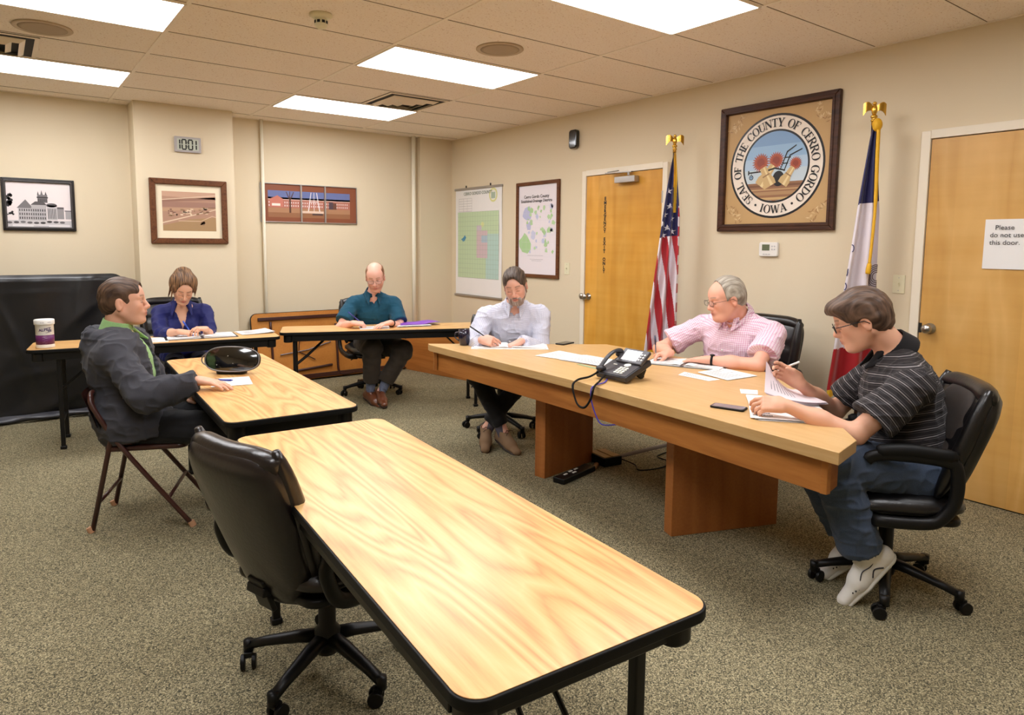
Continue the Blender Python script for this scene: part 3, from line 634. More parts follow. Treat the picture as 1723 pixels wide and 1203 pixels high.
GL = {'I': (.5, stem(.155)), 'L': (.78, stem(.1) + [rc(.1, 0, .7, .08), [(.62, 0), (.70, 0), (.70, .26), (.66, .26)]]), 'E': (.80, stem(.1) + [rc(.1, 0, .7, .08), rc(.1, .92, .68, 1), rc(.1, .46, .5, .54), rc(.64, 0, .70, .24), rc(.62, .76, .68, 1), rc(.46, .38, .51, .62)]),
      'F': (.76, stem(.1) + [rc(.1, .92, .68, 1), rc(.1, .46, .5, .54), rc(.62, .74, .68, 1), rc(.46, .38, .51, .62)]), 'T': (.86, stem(.335, False) + [rc(.04, .92, .82, 1), rc(.04, .74, .10, 1), rc(.76, .74, .82, 1)]),
      'H': (1.02, stem(.1) + stem(.73) + [rc(.2, .46, .8, .54)]), 'A': (.98, [bar(.47, 1, .16, .03, .08), bar(.46, .98, .78, .03, .20), rc(.26, .30, .68, .37), rc(.03, 0, .30, .07), rc(.62, 0, .97, .07)]),
      'N': (1.02, [rc(.15, 0, .22, 1), rc(.80, 0, .87, 1), bar(.20, .98, .82, .04, .20), rc(.04, 0, .34, .07), rc(.04, .93, .3, 1), rc(.68, .93, .98, 1)]), 'U': (.98, [rc(.12, .3, .31, 1), rc(.78, .3, .85, 1), rc(.03, .93, .40, 1), rc(.66, .93, .96, 1)] + arcb(.485, .32, .365, .34, 180, 360, .16)),
      'Y': (.94, [bar(.18, .97, .47, .42, .20), bar(.80, .97, .50, .42, .08), rc(.38, 0, .57, .48), rc(.28, 0, .67, .07), rc(.02, .93, .36, 1), rc(.62, .93, .94, 1)]), 'O': (1.02, arcb(.51, .5, .47, .52, 0, 360, .21, .07, 32)), 'C': (.92, arcb(.50, .5, .46, .52, 42, 318, .21, .07, 26) + [rc(.80, .66, .86, .95), rc(.80, .06, .85, .26)]),
      'G': (1.0, arcb(.50, .5, .46, .52, 45, 330, .21, .07, 26) + [rc(.70, .05, .88, .42), rc(.58, .40, .97, .47), rc(.80, .66, .86, .95)]), 'D': (1.0, stem(.1) + arcb(.32, .5, .62, .5, -90, 90, .21, .08, 18) + [rc(.1, .92, .36, 1), rc(.1, 0, .36, .08)]),
      'R': (.96, stem(.1) + arcb(.42, .735, .36, .265, -90, 90, .19, .07, 14) + [rc(.1, .93, .46, 1), rc(.1, .47, .46, .54), bar(.44, .50, .78, .03, .19), rc(.68, 0, .95, .07)]), 'S': (.76, arcb(.38, .74, .30, .27, 50, 265, .17, .08, 16) + arcb(.38, .26, .32, .27, 85, -140, .17, .08, 16) + [rc(.60, .70, .65, .98), rc(.08, .02, .13, .30)]),
      'W': (1.34, [bar(.17, .97, .42, .03, .19), bar(.66, .97, .44, .03, .08), bar(.66, .97, .90, .03, .19), bar(1.16, .97, .94, .03, .08), rc(.02, .93, .36, 1), rc(1.02, .93, 1.32, 1)])}
def ringtext(s_, a0, a1, r=.308, size=.060, inv=False):
    wds = [GL[c][0] + .10 if c != ' ' else .62 for c in s_]; tot = sum(wds); acc = 0
    for c, wd in zip(s_, wds):
        a = a0 + (a1 - a0) * (acc + wd / 2) / tot; acc += wd
        if c == ' ': continue
        ar = R(a); rot = ar - PI / 2 if not inv else ar + PI / 2
        Mt = Mr @ Matrix.Translation((r * math.cos(ar), r * math.sin(ar), .0138)) @ Matrix.Rotation(rot, 4, 'Z') @ Matrix.Diagonal((size * .98, size, 1, 1)) @ Matrix.Translation((-GL[c][0] / 2, -.5, 0))
        b = MB()
        for poly in GL[c][1]:
            ar_ = sum(poly[i][0] * poly[(i + 1) % len(poly)][1] - poly[(i + 1) % len(poly)][0] * poly[i][1] for i in range(len(poly)))
            poly = poly if ar_ > 0 else poly[::-1]; b._add([Mt @ Vector((x, y, 0)) for x, y in poly], [tuple(range(len(poly)))])
        b.build('letter', mat('black sign paint', (18, 17, 18), 0.45), t)
ringtext('SEAL OF THE COUNTY OF CERRO GORDO', 234, -54)
ringtext('IOWA', 250, 290, inv=True)
for a in (242, 298): b = MB(); b.prism(disc(.308 * math.cos(R(a)), .308 * math.sin(R(a)), .009, None, 12), .0132, .0138, Mr); b.build('dot', mat('black sign paint', (18, 17, 18), 0.45), t)
# ------------------------------------------------------------------ folding tables
def folding_table(label, cx, cy, rz, Lx, W, H=0.737, top=M_oak, inset=0.115, legspread=None, group='wood grain folding tables', skirt=0.055):
    """long axis along local y, origin on the floor"""
    t = thing('folding_table', label, 'table', (cx, cy, 0), rz, group)
    b = MB(); b.prism(rrect(W - 0.012, Lx - 0.012, 0.05, 8), H - 0.020, H); b.build('table_top', top, t)
    b = MB(); b.prism(rrect(W, Lx, 0.056, 8), H - 0.026, H - 0.0015); b.build('edge_band', M_rubber, t, bevel=0.004)
    b = MB()
    for s in (-1, 1):
        b.box((s * (W / 2 - 0.035), 0, H - 0.026 - skirt / 2), (0.022, Lx - 0.20, skirt)); b.box((0, s * (Lx / 2 - 0.06), H - 0.026 - skirt / 2), (W - 0.14, 0.022, skirt))
    b.build('skirt_rail', M_blackm, t, bevel=0.004)
    for sx in (-1, 1):
        for sy in (-1, 1):
            b = MB(); b.prism(rrect(0.075, 0.075, 0.03), H - 0.09, H - 0.026, Matrix.Translation((sx * (W / 2 - 0.06), sy * (Lx / 2 - 0.07), 0))); b.build('corner_block', M_blackm, t, bevel=0.008)
    lx = (W / 2 - 0.115) if legspread is None else legspread
    for sy in (-1, 1):
        y = sy * (Lx / 2 - inset)
        for sx in (-1, 1):
            b = MB(); b.box((sx * lx, y, (H - 0.03) / 2 + 0.01), (0.03, 0.028, H - 0.05)); b.box((sx * lx, y, 0.012), (0.042, 0.04, 0.024)); b.build('leg', M_blackm, t, bevel=0.005)
        b = MB(); b.box((0, y, 0.2), (2 * lx, 0.02, 0.022)); b.box((0, y, H - 0.06), (2 * lx, 0.02, 0.022)); b.build('cross_bar', M_blackm, t, bevel=0.003)
        b = MB(); yi = y - sy * 0.30
        b.tube([(-0.05, y, 0.42), (-0.05, y - sy * 0.10, 0.50), (-0.03, yi, H - 0.05)], 0.007, 8); b.tube([(0.05, y, 0.42), (0.05, y - sy * 0.10, 0.50), (0.03, yi, H - 0.05)], 0.007, 8)
        b.tube([(-0.06, y, 0.42), (0.06, y, 0.42)], 0.007, 8); b.box((0, yi, H - 0.045), (0.12, 0.03, 0.025))
        b.build('brace', M_blackm, t)
    return t
folding_table('long wood grain folding table nearest the camera with the empty black chair', 0.942, 1.756, -0.071, 1.829, 0.611)
folding_table('wood grain folding table with the black oval device, beside the man in the grey hoodie', 1.079, 3.813, -0.055, 1.829, 0.599)
folding_table('narrow wood grain folding table in front of the woman in navy, with the wipes canister', 1.00, 5.792, R(-8.1) + PI / 2, 1.715, 0.46, inset=0.19, legspread=0.17)
folding_table('narrow wood grain folding table in front of the man in the teal shirt', 2.81, 5.545, R(-21.7) + PI / 2, 1.83, 0.465, inset=0.12, legspread=0.17)
# folded table standing on its long edge against the back wall, underside towards the room
def leaning_table():
    t = thing('folded_table', 'folded table leaning on its side against the back wall, brown legs folded on its underside', 'table', (2.99, 7.135, 0.0))
    t.rotation_euler = (R(-8), 0, 0)
    # local x along the wall, z up, -y towards the room
    W, H = 1.80, 0.75; Mx = Matrix(((1, 0, 0, 0), (0, 0, -1, 0), (0, 1, 0, H / 2 + 0.006), (0, 0, 0, 1)))
    b = MB(); b.prism(rrect(W - .012, H - .012, .06, 8), 0.001, 0.022, Mx)
    b.build('underside_board', M_back, t)
    b = MB(); b.prism(rrect(W, H, .066, 8), -0.006, 0.018, Mx); b.build('edge_band', M_rubber, t, bevel=0.003)
    P = lambda x, z, y=0.035: (x, -y, z)
    b = MB(); b.box(P(0, 0.69), (1.66, 0.02, 0.035)); b.build('side_rail', M_brown, t, bevel=0.003)
    b = MB(); b.box(P(0, 0.045), (1.70, 0.02, 0.045)); b.build('side_rail', M_brown, t, bevel=0.003)
    b = MB(); b.tube(spline([P(-.70, .66), P(-.70, .30), P(-.70, .14), P(-.66, .105), P(-.4, .12), P(-.05, .145)], 5), 0.013, 8); b.build('folded_leg', M_brown, t, smooth=True)
    b = MB(); b.tube(spline([P(.02, .60), P(.02, .3), P(.02, .08), P(.07, .03), P(.2, .035)], 5), 0.013, 8); b.tube([P(.02, .52), P(-.4, .44)], 0.006, 6); b.build('folded_leg', M_brown, t, smooth=True)
    b = MB(); b.tube([P(-.62, .30), P(-.32, .33), P(-.05, .40)], 0.007, 6); b.tube([P(-.40, .45), P(-.42, .32), P(-.24, .22)], 0.006, 6); b.build('brace', M_brown, t)
    b = MB(); b.tube(spline([P(.14, .60), P(.26, .62), P(.22, .64)], 4), 0.012, 8); b.tube(spline([P(.34, .10), P(.36, .16), P(.46, .17), P(.50, .12), P(.44, .07), P(.34, .08)], 4), 0.010, 8); b.build('latch_loop', M_blackm, t, smooth=True)
    b = MB(); b.lathe([(0.012, 0), (0.012, 0.02), (0.006, 0.026), (0, 0.027)], 12, P(.80, .17, .02), Matrix.Rotation(PI / 2, 3, 'X')); b.build('leg_foot', M_ivory, t, smooth=True)
    return t
leaning_table()
# low wooden cabinet in the back right corner
t = thing('low_cabinet', 'low plain wooden cabinet standing in the back right corner behind the desk', 'cabinet', (4.02, 6.45, 0), R(12))
b = MB(); b.box((0.13, 0.0, 0.245), (0.30, 1.36, 0.49)); b.build('cabinet_body', M_apron, t, bevel=0.004)
b = MB(); b.box((0.13, 0.0, 0.50), (0.33, 1.40, 0.02)); b.build('cabinet_top', M_back, t, bevel=0.003)

# ------------------------------------------------------------------ commissioners' desk
t = thing('conference_desk', 'large angled wooden conference desk with a deep front apron and two slab pedestals', 'desk', (0, 0, 0))
DT = [(2.378, 1.18), (2.59, 1.222), (3.585, 2.10), (3.60, 3.545), (2.52, 4.305), (2.50, 4.25), (2.475, 2.60)]
b = MB(); b.prism(DT, 0.7125, 0.76); b.build('desk_top', M_desk, t, bevel=0.0025)
def offs(poly, d):
    n = len(poly); out = []
    for i in range(n):
        p0, p1, p2 = Vector(poly[i - 1]), Vector(poly[i]), Vector(poly[(i + 1) % n])
        a = (p1 - p0).normalized(); c = (p2 - p1).normalized(); na = Vector((-a.y, a.x)); nc = Vector((-c.y, c.x)); m_ = (na + nc); m_ = m_ / max(m_.dot(na), .3)
        out.append(tuple(p1 + m_ * d))
    return out
di = offs(DT, 0.055)
b = MB()
def wallseg(b, p, q_, th, z0, z1):
    p = Vector(p); q_ = Vector(q_); d = (q_ - p).normalized(); n = Vector((-d.y, d.x)) * th
    b.prism([tuple(p), tuple(q_), tuple(q_ + n), tuple(p + n)], z0, z1)
wallseg(b, di[6], di[0], 0.025, 0.57, 0.7115); wallseg(b, di[5], di[6], 0.025, 0.57, 0.7115); wallseg(b, di[0], di[1], 0.025, 0.57, 0.7115); wallseg(b, di[4], di[5], 0.025, 0.57, 0.7115)
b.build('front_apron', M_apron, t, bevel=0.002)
for (x0, y0, x1, y1, th) in ((2.735, 3.265, 3.235, 3.345, 0.085), (2.725, 2.215, 3.32, 1.99, 0.075)):
    b = MB(); d = Vector((x1 - x0, y1 - y0)); a = math.atan2(d.y, d.x); c = ((x0 + x1) / 2, (y0 + y1) / 2)
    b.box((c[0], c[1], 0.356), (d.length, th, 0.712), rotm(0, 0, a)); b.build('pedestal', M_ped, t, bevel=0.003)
    
# ------------------------------------------------------------------ office chairs
def pad(b, Mx, w, h, th, n=14, m=14, bulge=0.02, curl=0.0, r=4.0, channel=(), taper=0.0):
    """upholstered cushion: superellipse outline, front face bulged"""
    def f(side):
        def g(u, v):
            x = (u - .5) * 2; y = (v - .5) * 2
            k = (abs(x) ** r + abs(y) ** r) ** (1 / r) if (x or y) else 0
            mx_ = max(abs(x), abs(y)); s = mx_ / k if k > 0 else 1
            e = max(0, 1 - mx_ ** 6) ** .5
            z = th / 2 * (0.25 + 0.75 * e) + (bulge * (1 - x * x) * (1 - y * y) if side > 0 else 0)
            for cy in channel: z -= (0.012 if side > 0 else 0) * math.exp(-((y - cy) / 0.05) ** 2)
            X_ = x * s * w / 2 * (1 - taper * (.5 - y / 2) ** 1.5); Y_ = y * s * h / 2
            return Mx @ Vector((X_, Y_, side * z + curl * x * x))
        return g
    b.grid(f(1), n, m); g2 = f(-1); b.grid(lambda u, v: g2(1 - u, v), n, m)
    A = f(1); B = f(-1)
    per = [(i / n, 0) for i in range(n)] + [(1, j / m) for j in range(m)] + [(1 - i / n, 1) for i in range(n)] + [(0, 1 - j / m) for j in range(m)]
    o = len(b.v); N = len(per); b.v += [tuple(A(*p)) for p in per] + [tuple(B(*p)) for p in per]
    for i in range(N): b.f.append((o + N + i, o + N + (i + 1) % N, o + (i + 1) % N, o + i)); b.c.append(None)
def office_chair(label, cx, cy, rz, leather=M_leather, facecloth=None, base_rot=0.0, seat_h=0.47, back_w=0.50, back_h=0.52, group='black office chairs', recline=17, arms=True, armz=0.0, backx=-.235, taper=.12, zoff=.02, army=.275, armx=0.0):
    t = thing('office_chair', label, 'office chair', (cx, cy, 0), rz, group)
    for k in range(5):
        a = base_rot + 2 * PI * k / 5; ca, sa = math.cos(a), math.sin(a)
        b = MB(); P = lambda r_, z, s=0: (r_ * ca - s * sa, r_ * sa + s * ca, z)
        b.tube([P(0.03, .125), P(0.10, .118), P(0.22, .095), P(.285, .078)], [.030, .027, .021, .019], 10, flat=.8)
        b.tube([P(.285, .095), P(.285, .055)], .018, 10)
        lg = b.build('base_leg', M_black, t, smooth=True)
        b = MB(); ca2 = a + 0.9 + k
        ox, oy = math.cos(ca2), math.sin(ca2)
        cxk, cyk = P(.285, 0)[:2]
        for s in (-1, 1): b.tube([(cxk + ox * .018 - oy * s * .011, cyk + oy * .018 + ox * s * .011, .026), (cxk + ox * .018 - oy * s * .026, cyk + oy * .018 + ox * s * .026, .026)], .026, 16)
        b.box((cxk + ox * .01, cyk + oy * .01, .05), (.03, .03, .02), rotm(0, 0, ca2))
        b.build('caster', M_black, lg, bevel=0.003)
    b = MB(); b.lathe([(0.038, .07), (0.045, .09), (.045, .15), (.030, .17), (.030, .30), (.020, .31), (.020, .39)], 20); b.build('gas_column', M_black, t, smooth=True)
    b = MB(); b.box((0.0, 0, seat_h - .085), (.22, .17, .05)); b.tube([(0.02, -.08, seat_h - .085), (0.03, -.20, seat_h - .09), (0.03, -.24, seat_h - .11)], .006, 8); b.lathe([(.035, 0), (.035, .05), (.022, .055)], 14, (.12, 0, seat_h - .15)); b.build('tilt_mechanism', M_black, t, bevel=0.004)
    b = MB(); pad(b, Matrix.Translation((0.0, 0, seat_h - .01)) @ Matrix.Rotation(R(2), 4, 'Y'), .49, .50, .085, 14, 14, .015)
    b.build('seat', leather, t, smooth=True, weld=True)
    b = MB(); b.prism(rrect(.44, .44, .06), seat_h - .075, seat_h - .045); b.build('seat_pan', M_black, t, bevel=0.01)
    # back: local plane x-right, y-up, z-forward
    zb = seat_h + zoff; rc_ = R(recline)
    Bm = Matrix.Translation((backx, 0, zb)) @ Matrix.Rotation(-rc_, 4, 'Y') @ Matrix(((0, 0, 1, 0), (1, 0, 0, 0), (0, 1, 0, back_h / 2), (0, 0, 0, 1)))
    b = MB(); pad(b, Bm, back_w, back_h, .095, 20, 22, .028, .03, 5.0, (-.28, .30), taper); b.build('backrest', leather, t, smooth=True, weld=True)
    if facecloth:
        b = MB(); pad(b, Bm @ Matrix.Translation((0, .01, .040)), back_w * .62, back_h * .86, .05, 14, 16, .018, .02, 4.0, (-.1,)); b.build('back_panel', facecloth, t, smooth=True, weld=True)
    # rolled bolsters on both sides and piping on top
    for s in (-1, 1):
      b = MB(); b.tube([Bm @ Vector((s * back_w * (.46 - .02 * abs(v)) * (1 - taper * (.5 - v / 2) ** 1.5), v * back_h * .5, .032 + .03 * .85)) for v in [x / 8 for x in range(-8, 9)]], [.012 + .020 * (1 - (x / 8) ** 4) for x in range(-8, 9)], 10); b.build('side_bolster', leather, t, smooth=True)
    b = MB(); b.tube([Bm @ Vector((x / 10 * back_w * .46, back_h * .455 - .022 * abs(x / 10) ** 4, .020 + .03 * (x / 10) ** 2)) for x in range(-10, 11)], [.024 + .016 * (1 - (x / 10) ** 6) for x in range(-10, 11)], 12); b.build('top_bolster', leather, t, smooth=True)
    b = MB(); b.box((-.20, 0, seat_h - .055), (.16, .09, .03), rotm(0, R(10), 0)); b.box(tuple(Bm @ Vector((0, -back_h * .40, -.045))), (.018, .08, .12), rotm(0, -rc_, 0)); b.build('back_bracket', M_black, t, bevel=0.005)
    if arms:
        for s in (-1, 1):
            y = s * army
            b = MB(); b.tube(spline([(.10, s * .20, seat_h - .07), (.10, y, seat_h - .06), (-.06, y, seat_h - .055), (-.17 + armx, y, seat_h - .03), (-.215 + armx, y, seat_h + .05), (-.215 + armx, y, seat_h + .17 - armz), (-.17 + armx, y, seat_h + .205 - armz), (.0 + armx, y, seat_h + .215 - armz), (.13, y, seat_h + .205 - armz), (.155, y, seat_h + .185 - armz)], 6), .020, 10, flat=1.25)
            ar = b.build('armrest', M_black, t, smooth=True)
            b = MB(); b.tube(spline([(-.16, y, seat_h + .222 - armz), (.0, y, seat_h + .236 - armz), (.12, y, seat_h + .226 - armz)], 5), [.018] + [.024] * 9 + [.018], 10, flat=1.2); b.build('arm_pad', M_rubber, ar, smooth=True)
    return t
office_chair('empty black leather office chair seen from behind at the nearest table', 0.86, 2.17, R(17), M_leather2, None, R(51), back_h=.57, seat_h=.45, recline=20, back_w=.46, armz=.07, taper=.30, zoff=-.10, backx=-.19)
office_chair('black office chair under the man in the striped polo shirt', 3.06, 1.295, R(128), M_leather, M_mesh, R(149), back_h=.475, seat_h=.455, recline=18, backx=-.175, army=.255, armx=.05)
office_chair('black office chair under the man in the pink checked shirt', 4.00, 2.66, R(176), M_leather, None, R(30), back_h=.52, recline=10)
office_chair('black office chair under the bearded man in the light checked shirt', 3.19, 4.30, R(235), M_leather, None, R(-110), back_h=.42, recline=8, arms=False)
office_chair('black office chair under the man in the teal polo shirt', 2.96, 6.13, R(264), M_leather, None, R(-97), back_h=.44, recline=8, back_w=.54)
office_chair('black leather office chair under the woman in the navy blouse', 1.20, 6.36, R(262), M_leather, None, R(0), back_h=.50, recline=12, back_w=.52)

# ------------------------------------------------------------------ brown folding chair
def folding_chair(label, cx, cy, rz):
    t = thing('folding_chair', label, 'folding chair', (cx, cy, 0), rz)
    SH = 0.445
    for s in (-1, 1):
        y = s * .215
        b = MB(); b.tube(spline([(.245, y, .008), (-.07, y * .97, SH - .01), (-.195, y * .95, .645), (-.215, y * .86, .705), (-.222, y * .6, .722)], 6), .0125, 10); b.build('leg', M_brown, t, smooth=True)
        b = MB(); b.tube([(-.235, s * .19, .008), (-.135, s * .185, SH + .02), (-.115, s * .185, SH + .055)], .0125, 10); b.build('leg', M_brown, t, smooth=True)
        for x, yy in ((.250, s * .215), (-.238, s * .19)):
            b = MB(); b.cyl((x, yy, 0), (x - .012, yy, .028), .017, 12); b.build('leg_cap', mat('tan plastic cap', (196, 150, 116), .5), t)
    b = MB(); b.tube([(.135, -.21, .16), (.135, .21, .16)], .009, 8); b.build('front_stretcher', M_brown, t, smooth=True)
    b = MB(); b.tube([(-.20, -.187, .155), (-.20, .187, .155)], .009, 8); b.build('rear_stretcher', M_brown, t, smooth=True)
    b = MB(); b.prism(rrect(.40, .385, .05), SH - .03, SH - .002, Matrix.Translation((.03, 0, 0))); b.build('seat', M_brown, t, bevel=.01)
    b = MB(); b.prism(rrect(.36, .345, .05), SH - .005, SH + .014, Matrix.Translation((.03, 0, 0))); b.build('seat_pad', M_vinyl, t, bevel=.012)
    b = MB()
    b.grid(lambda u, v: Vector((-.172 - .065 * v - .03 * (1 - (2 * u - 1) ** 2), (u - .5) * .40, .545 + .180 * v)), 12, 8)
    b.grid(lambda u, v: Vector((-.185 - .065 * v - .03 * (1 - (2 * (1 - u) - 1) ** 2), (.5 - u) * .40, .545 + .180 * v)), 12, 8)
    b.build('backrest', M_brown, t, smooth=True)
    b = MB(); b.grid(lambda u, v: Vector((-.165 - .058 * v - .028 * (1 - (2 * u - 1) ** 2), (u - .5) * .34, .56 + .15 * v)), 12, 8); b.build('back_pad', M_vinyl, t, smooth=True)
    return t
folding_chair('dark brown metal folding chair under the man in the grey hoodie', 0.612, 4.04, R(-22.8))

# ------------------------------------------------------------------ black draped partition on the left
t = thing('draped_partition', 'tall partition draped in black plastic sheet on the left against the back wall', 'partition', (0, 6.80, 0))
b = MB(); b.box((-0.65, 0.03, .60), (3.05, .03, 1.15)); b.build('panel', M_dark, t)
M_drape = mat('black glossy sheet', (22, 22, 24), 0.32, spec=0.5, bump=0.25, bscale=14, var=0.05)
rnd = random.Random(9); wr = [(rnd.uniform(-2.2, .9), rnd.uniform(0, 1.2), rnd.uniform(-1, 1), rnd.uniform(.02, .06), rnd.uniform(.004, .014)) for _ in range(70)]
def drape(u, v):
    x = -2.18 + 3.10 * u; z = 1.205 * v
    if x > .80 and z > 1.10: z = min(z, 1.10 + math.sqrt(max(.11 ** 2 - (x - .80) ** 2, 0)) * .95)
    y = -.02 + .010 * math.sin(x * 7 + z * 2.2) + .006 * math.sin(x * 17 - z * 5)
    for (a, c, d, w_, h_) in wr:
        q = (x - a) * d + (z - c) * (1 - abs(d)); r2 = ((x - a) ** 2 + (z - c) ** 2)
        if r2 < .16: y -= h_ * math.exp(-(q / w_) ** 2) * math.exp(-r2 / .05)
    if v > .97: y += (v - .97) * 1.2
    return Vector((x, y, z + .008))
b = MB(); b.grid(drape, 150, 60); b.build('drape', M_drape, t, smooth=True)
b = MB(); b.grid(lambda u, v: Vector((-2.18 + 3.10 * u, -.045 - .05 * math.sin(v * PI) + .012 * math.sin(u * 60 + v * 4), .004 + .06 * v)), 120, 8); b.build('hem', mat('grey sheet hem', (58, 58, 64), .35, bump=.4, bscale=30), t, smooth=True)
b = MB()
for x in (-1.9, -.6, .7): b.box((x, .02, .012), (.05, .34, .024))
b.build('partition_foot', M_blackm, t)
# ------------------------------------------------------------------ bodies and clothes as smooth implicit surfaces
class Field:
    def __init__(s, lo, hi, h):
        s.h = h; s.lo = np.array(lo, float); n = np.ceil((np.array(hi) - s.lo) / h).astype(int) + 1
        s.a = np.full(n, 0.5, np.float32); s.n = n
        s.ax = [(s.lo[i] + h * np.arange(n[i])).astype(np.float32) for i in range(3)]
    def _sub(s, lo, hi):
        i0 = np.maximum(np.floor((np.array(lo) - s.lo) / s.h).astype(int), 0); i1 = np.minimum(np.ceil((np.array(hi) - s.lo) / s.h).astype(int) + 1, s.n)
        if (i1 <= i0).any(): return None
        sl = tuple(slice(a, b) for a, b in zip(i0, i1))
        return sl, s.ax[0][sl[0]][:, None, None], s.ax[1][sl[1]][None, :, None], s.ax[2][sl[2]][None, None, :]
    def _comb(s, sl, d, k, sub):
        a = s.a[sl]
        if sub:
            d = -d
            if k > 0: h = np.clip(.5 - .5 * (a - d) / k, 0, 1); s.a[sl] = a * (1 - h) + d * h + k * h * (1 - h)
            else: s.a[sl] = np.maximum(a, d)
        else:
            if k > 0: h = np.clip(.5 + .5 * (a - d) / k, 0, 1); s.a[sl] = a * (1 - h) + d * h - k * h * (1 - h)
            else: s.a[sl] = np.minimum(a, d)
    def cap(s, p, q, r0, r1, k=.02, sub=False, flat=None):
        p = np.array(p, float); q = np.array(q, float); m = max(r0, r1) + k + 2 * s.h + .01
        r = s._sub(np.minimum(p, q) - m, np.maximum(p, q) + m)
        if r is None: return
        sl, X, Y, Z = r; d = q - p; L2 = max(d @ d, 1e-9)
        x, y, z = X - p[0], Y - p[1], Z - p[2]
        t = np.clip((x * d[0] + y * d[1] + z * d[2]) / L2, 0, 1)
        x = x - t * d[0]; y = y - t * d[1]; z = z - t * d[2]
        if flat is not None:   # flat = (axis vector, factor): squash across the axis
            n = np.array(flat[0], float); n /= np.linalg.norm(n); w_ = x * n[0] + y * n[1] + z * n[2]; g = flat[1] - 1
            x = x + w_ * n[0] * g; y = y + w_ * n[1] * g; z = z + w_ * n[2] * g
        D = np.sqrt(x * x + y * y + z * z) - (r0 + (r1 - r0) * t)
        s._comb(sl, D, k, sub)
    def ell(s, c, r, M=None, k=.02, sub=False):
        c = np.array(c, float); r = np.array(r, float); m = r.max() + k + 2 * s.h + .01
        q = s._sub(c - m, c + m)
        if q is None: return
        sl, X, Y, Z = q; x, y, z = X - c[0], Y - c[1], Z - c[2]
        if M is not None:
            x, y, z = (x * M[0][0] + y * M[1][0] + z * M[2][0], x * M[0][1] + y * M[1][1] + z * M[2][1], x * M[0][2] + y * M[1][2] + z * M[2][2])
        k0 = np.sqrt((x / r[0]) ** 2 + (y / r[1]) ** 2 + (z / r[2]) ** 2); k1 = np.sqrt((x / r[0] ** 2) ** 2 + (y / r[1] ** 2) ** 2 + (z / r[2] ** 2) ** 2) + 1e-6
        s._comb(sl, k0 * (k0 - 1) / k1, k, sub)
    def cut(s, p, n, k=0.0, box=None):
        """remove everything on the side n points to, inside box centre/radius"""
        p = np.array(p, float); n = np.array(n, float); n /= np.linalg.norm(n)
        lo, hi = (s.lo, s.lo + s.n * s.h) if box is None else (np.array(box[0]) - box[1], np.array(box[0]) + box[1])
        r = s._sub(lo, hi)
        if r is None: return
        sl, X, Y, Z = r; D = -((X - p[0]) * n[0] + (Y - p[1]) * n[1] + (Z - p[2]) * n[2])
        s._comb(sl, D, k, True)
    def mesh(s):
        a = s.a; S = a < 0
        c = np.zeros(tuple(x - 1 for x in a.shape), np.uint8)
        for i in (0, 1):
            for j in (0, 1):
                for k in (0, 1): c += S[i:i + c.shape[0], j:j + c.shape[1], k:k + c.shape[2]]
        act = (c > 0) & (c < 8); idx = np.argwhere(act)
        if len(idx) == 0: return np.zeros((0, 3)), np.zeros((0, 4), int)
        co = [(i, j, k) for i in (0, 1) for j in (0, 1) for k in (0, 1)]
        V = [a[idx[:, 0] + i, idx[:, 1] + j, idx[:, 2] + k] for i, j, k in co]
        P = np.zeros((len(idx), 3)); N = np.zeros(len(idx))
        for m in range(8):
            for n in range(m + 1, 8):
                if sum(abs(co[m][q] - co[n][q]) for q in range(3)) != 1: continue
                cr = (V[m] < 0) != (V[n] < 0); den = np.where(cr, V[m] - V[n], 1); t = np.where(cr, V[m] / den, 0)
                for q in range(3): P[:, q] += cr * (co[m][q] + t * (co[n][q] - co[m][q]))
                N += cr
        P = (P / N[:, None] + idx) * s.h + s.lo
        vid = np.full(act.shape, -1, np.int64); vid[act] = np.arange(len(idx)); F = []
        for ax in range(3):
            b, c_ = [(1, 2), (2, 0), (0, 1)][ax]
            s0 = [slice(1, -1)] * 3; s1 = [slice(1, -1)] * 3; s0[ax] = slice(0, -1); s1[ax] = slice(1, None)
            A, B = S[tuple(s0)], S[tuple(s1)]
            for flip, msk in ((0, A & ~B), (1, ~A & B)):
                e = np.argwhere(msk)
                if not len(e): continue
                e = e + 1; e[:, ax] -= 1
                q = []
                for db, dc in ((0, 0), (1, 0), (1, 1), (0, 1)):
                    g = e.copy(); g[:, b] -= db; g[:, c_] -= dc; q.append(vid[g[:, 0], g[:, 1], g[:, 2]])
                q = np.stack(q, 1)
                F.append(q[:, ::-1] if flip else q)
        F = np.concatenate(F); F = F[(F >= 0).all(1)]
        return P, F
def vnormals(P, F):
    n = np.cross(P[F[:, 2]] - P[F[:, 0]], P[F[:, 3]] - P[F[:, 1]]); N = np.zeros_like(P)
    for k in range(4): np.add.at(N, F[:, k], n)
    return N / (np.linalg.norm(N, axis=1)[:, None] + 1e-12)
_rs = np.random.RandomState(4).rand(32, 32, 32)
def vnoise(Q):
    i = np.floor(Q).astype(int); f = Q - i; f = f * f * (3 - 2 * f); r = 0
    for a in (0, 1):
        for b in (0, 1):
            for c in (0, 1):
                w_ = (f[:, 0] if a else 1 - f[:, 0]) * (f[:, 1] if b else 1 - f[:, 1]) * (f[:, 2] if c else 1 - f[:, 2])
                r = r + w_ * _rs[(i[:, 0] + a) % 32, (i[:, 1] + b) % 32, (i[:, 2] + c) % 32]
    return r
